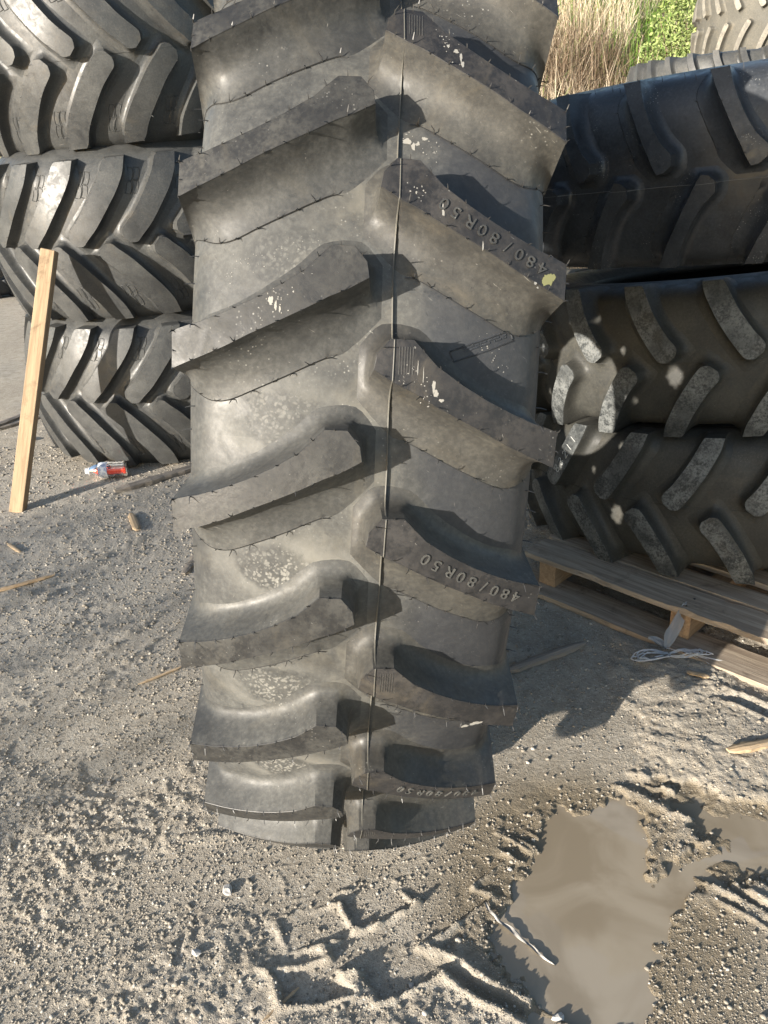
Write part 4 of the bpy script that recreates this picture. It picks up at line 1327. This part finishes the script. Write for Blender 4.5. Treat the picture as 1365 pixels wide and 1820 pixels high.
bush('green_bush', 'bright green leafy bush on the bank left of the far stack', 3.05, 8.2, .50, .8, 9000, M_LEAF, .020)
bush('green_bush', 'green bush higher up on the bank behind the dry grass', 2.1, 9.9, .7, .5, 7000, M_LEAF, .035)
bush('green_bush', 'green bush at the top of the bank near the big tyre', 1.0, 11.0, .8, .5, 6000, M_GRASS, .035)
# heap of brown brush
n = 5000
x = rng.normal(2.02, .28, n); y = rng.normal(8.7, .25, n)
zz = ground_h(x, y)+np.abs(rng.normal(0, .12, n))
tag(blades('brush_heap', x, y, rng.uniform(.15, .5, n), rng.uniform(.004, .008, n), M_TWIG, 1.0, zz), 'tangled heap of brown dead brush on the bank', 'brush', kind='stuff')
V = []; Fc = []
r2 = random.Random(8)
for i in range(9):
    for j in range(5):
        V.append((i*.035-.14, r2.uniform(-.02, .02)+.02*j, .05*math.sin(i*1.3)+.02*j*math.cos(i*2.2)+r2.uniform(-.012, .012)))
for i in range(8):
    for j in range(4): Fc.append([i*5+j, i*5+j+1, (i+1)*5+j+1, (i+1)*5+j])
M_BAG = NM('white_film').set(color=(.75, .74, .72), rough=.4)
lz = float(ground_h(np.array([2.12]), np.array([7.7]))[0])
bg = add('plastic_scrap', make_mesh('plastic_scrap', V, Fc, M_BAG), None, Matrix.Translation((2.25, 7.4, lz+.55)))
tag(bg, 'white scrap of plastic caught in the dry stalks', 'litter')

# unseen leafy shrub standing well to the left of the photographer, added to throw the soft half shade over the gravel
n = 6200
d_ = Vector((math.sin(SUN_AZ), math.cos(SUN_AZ), 0)); n_ = Vector((-math.cos(SUN_AZ), math.sin(SUN_AZ), 0))
mv = rng.uniform(-13.8, -12.6, n); nvv = rng.uniform(1.75, 3.75, n); zz = 3.95*rng.uniform(0, 1, n)**.8
p = np.stack([mv*d_.x+nvv*n_.x, mv*d_.y+nvv*n_.y, zz], -1)
base = Vector((-13.2*d_.x+2.75*n_.x, -13.2*d_.y+2.75*n_.y, 0)); bz0 = float(ground_h(np.array([base.x]), np.array([base.y]))[0]); base.z = bz0
sh = empty('shade_occluder', Matrix.Translation(base)); tag(sh, 'added leafy shrub far to the left of the camera shading the gravel', 'occluder')
p = p-np.array(base)+np.array([0, 0, bz0])
d1 = rng.normal(0, 1, (n, 3)); d1 /= np.linalg.norm(d1, axis=1)[:, None]
d2 = np.cross(d1, rng.normal(0, 1, (n, 3))); d2 /= np.linalg.norm(d2, axis=1)[:, None]
s_ = .034*rng.uniform(.6, 1.3, n)[:, None]
V = np.stack([p-d1*s_, p+d2*s_*.5, p+d1*s_, p-d2*s_*.5], 1).reshape(-1, 3)
fo = add('foliage', fast_mesh('foliage', V, np.arange(n*4).reshape(-1, 4), M_LEAF, False), sh); fo['kind'] = 'stuff'
mb = MB(); r2 = random.Random(3)
for k in range(26):
    b0 = n_*r2.uniform(-.9, .9)+d_*r2.uniform(-.5, .5)
    e = b0+n_*r2.uniform(-.3, .3)+Vector((0, 0, r2.uniform(2.6, 3.9)))
    mb.tube([Vector((b0.x*.6, b0.y*.6, -.05)), (b0+e)/2, e], [.025, .015, .005], 5)
add('branches', mb.mesh('branches', M_TWIG), sh)
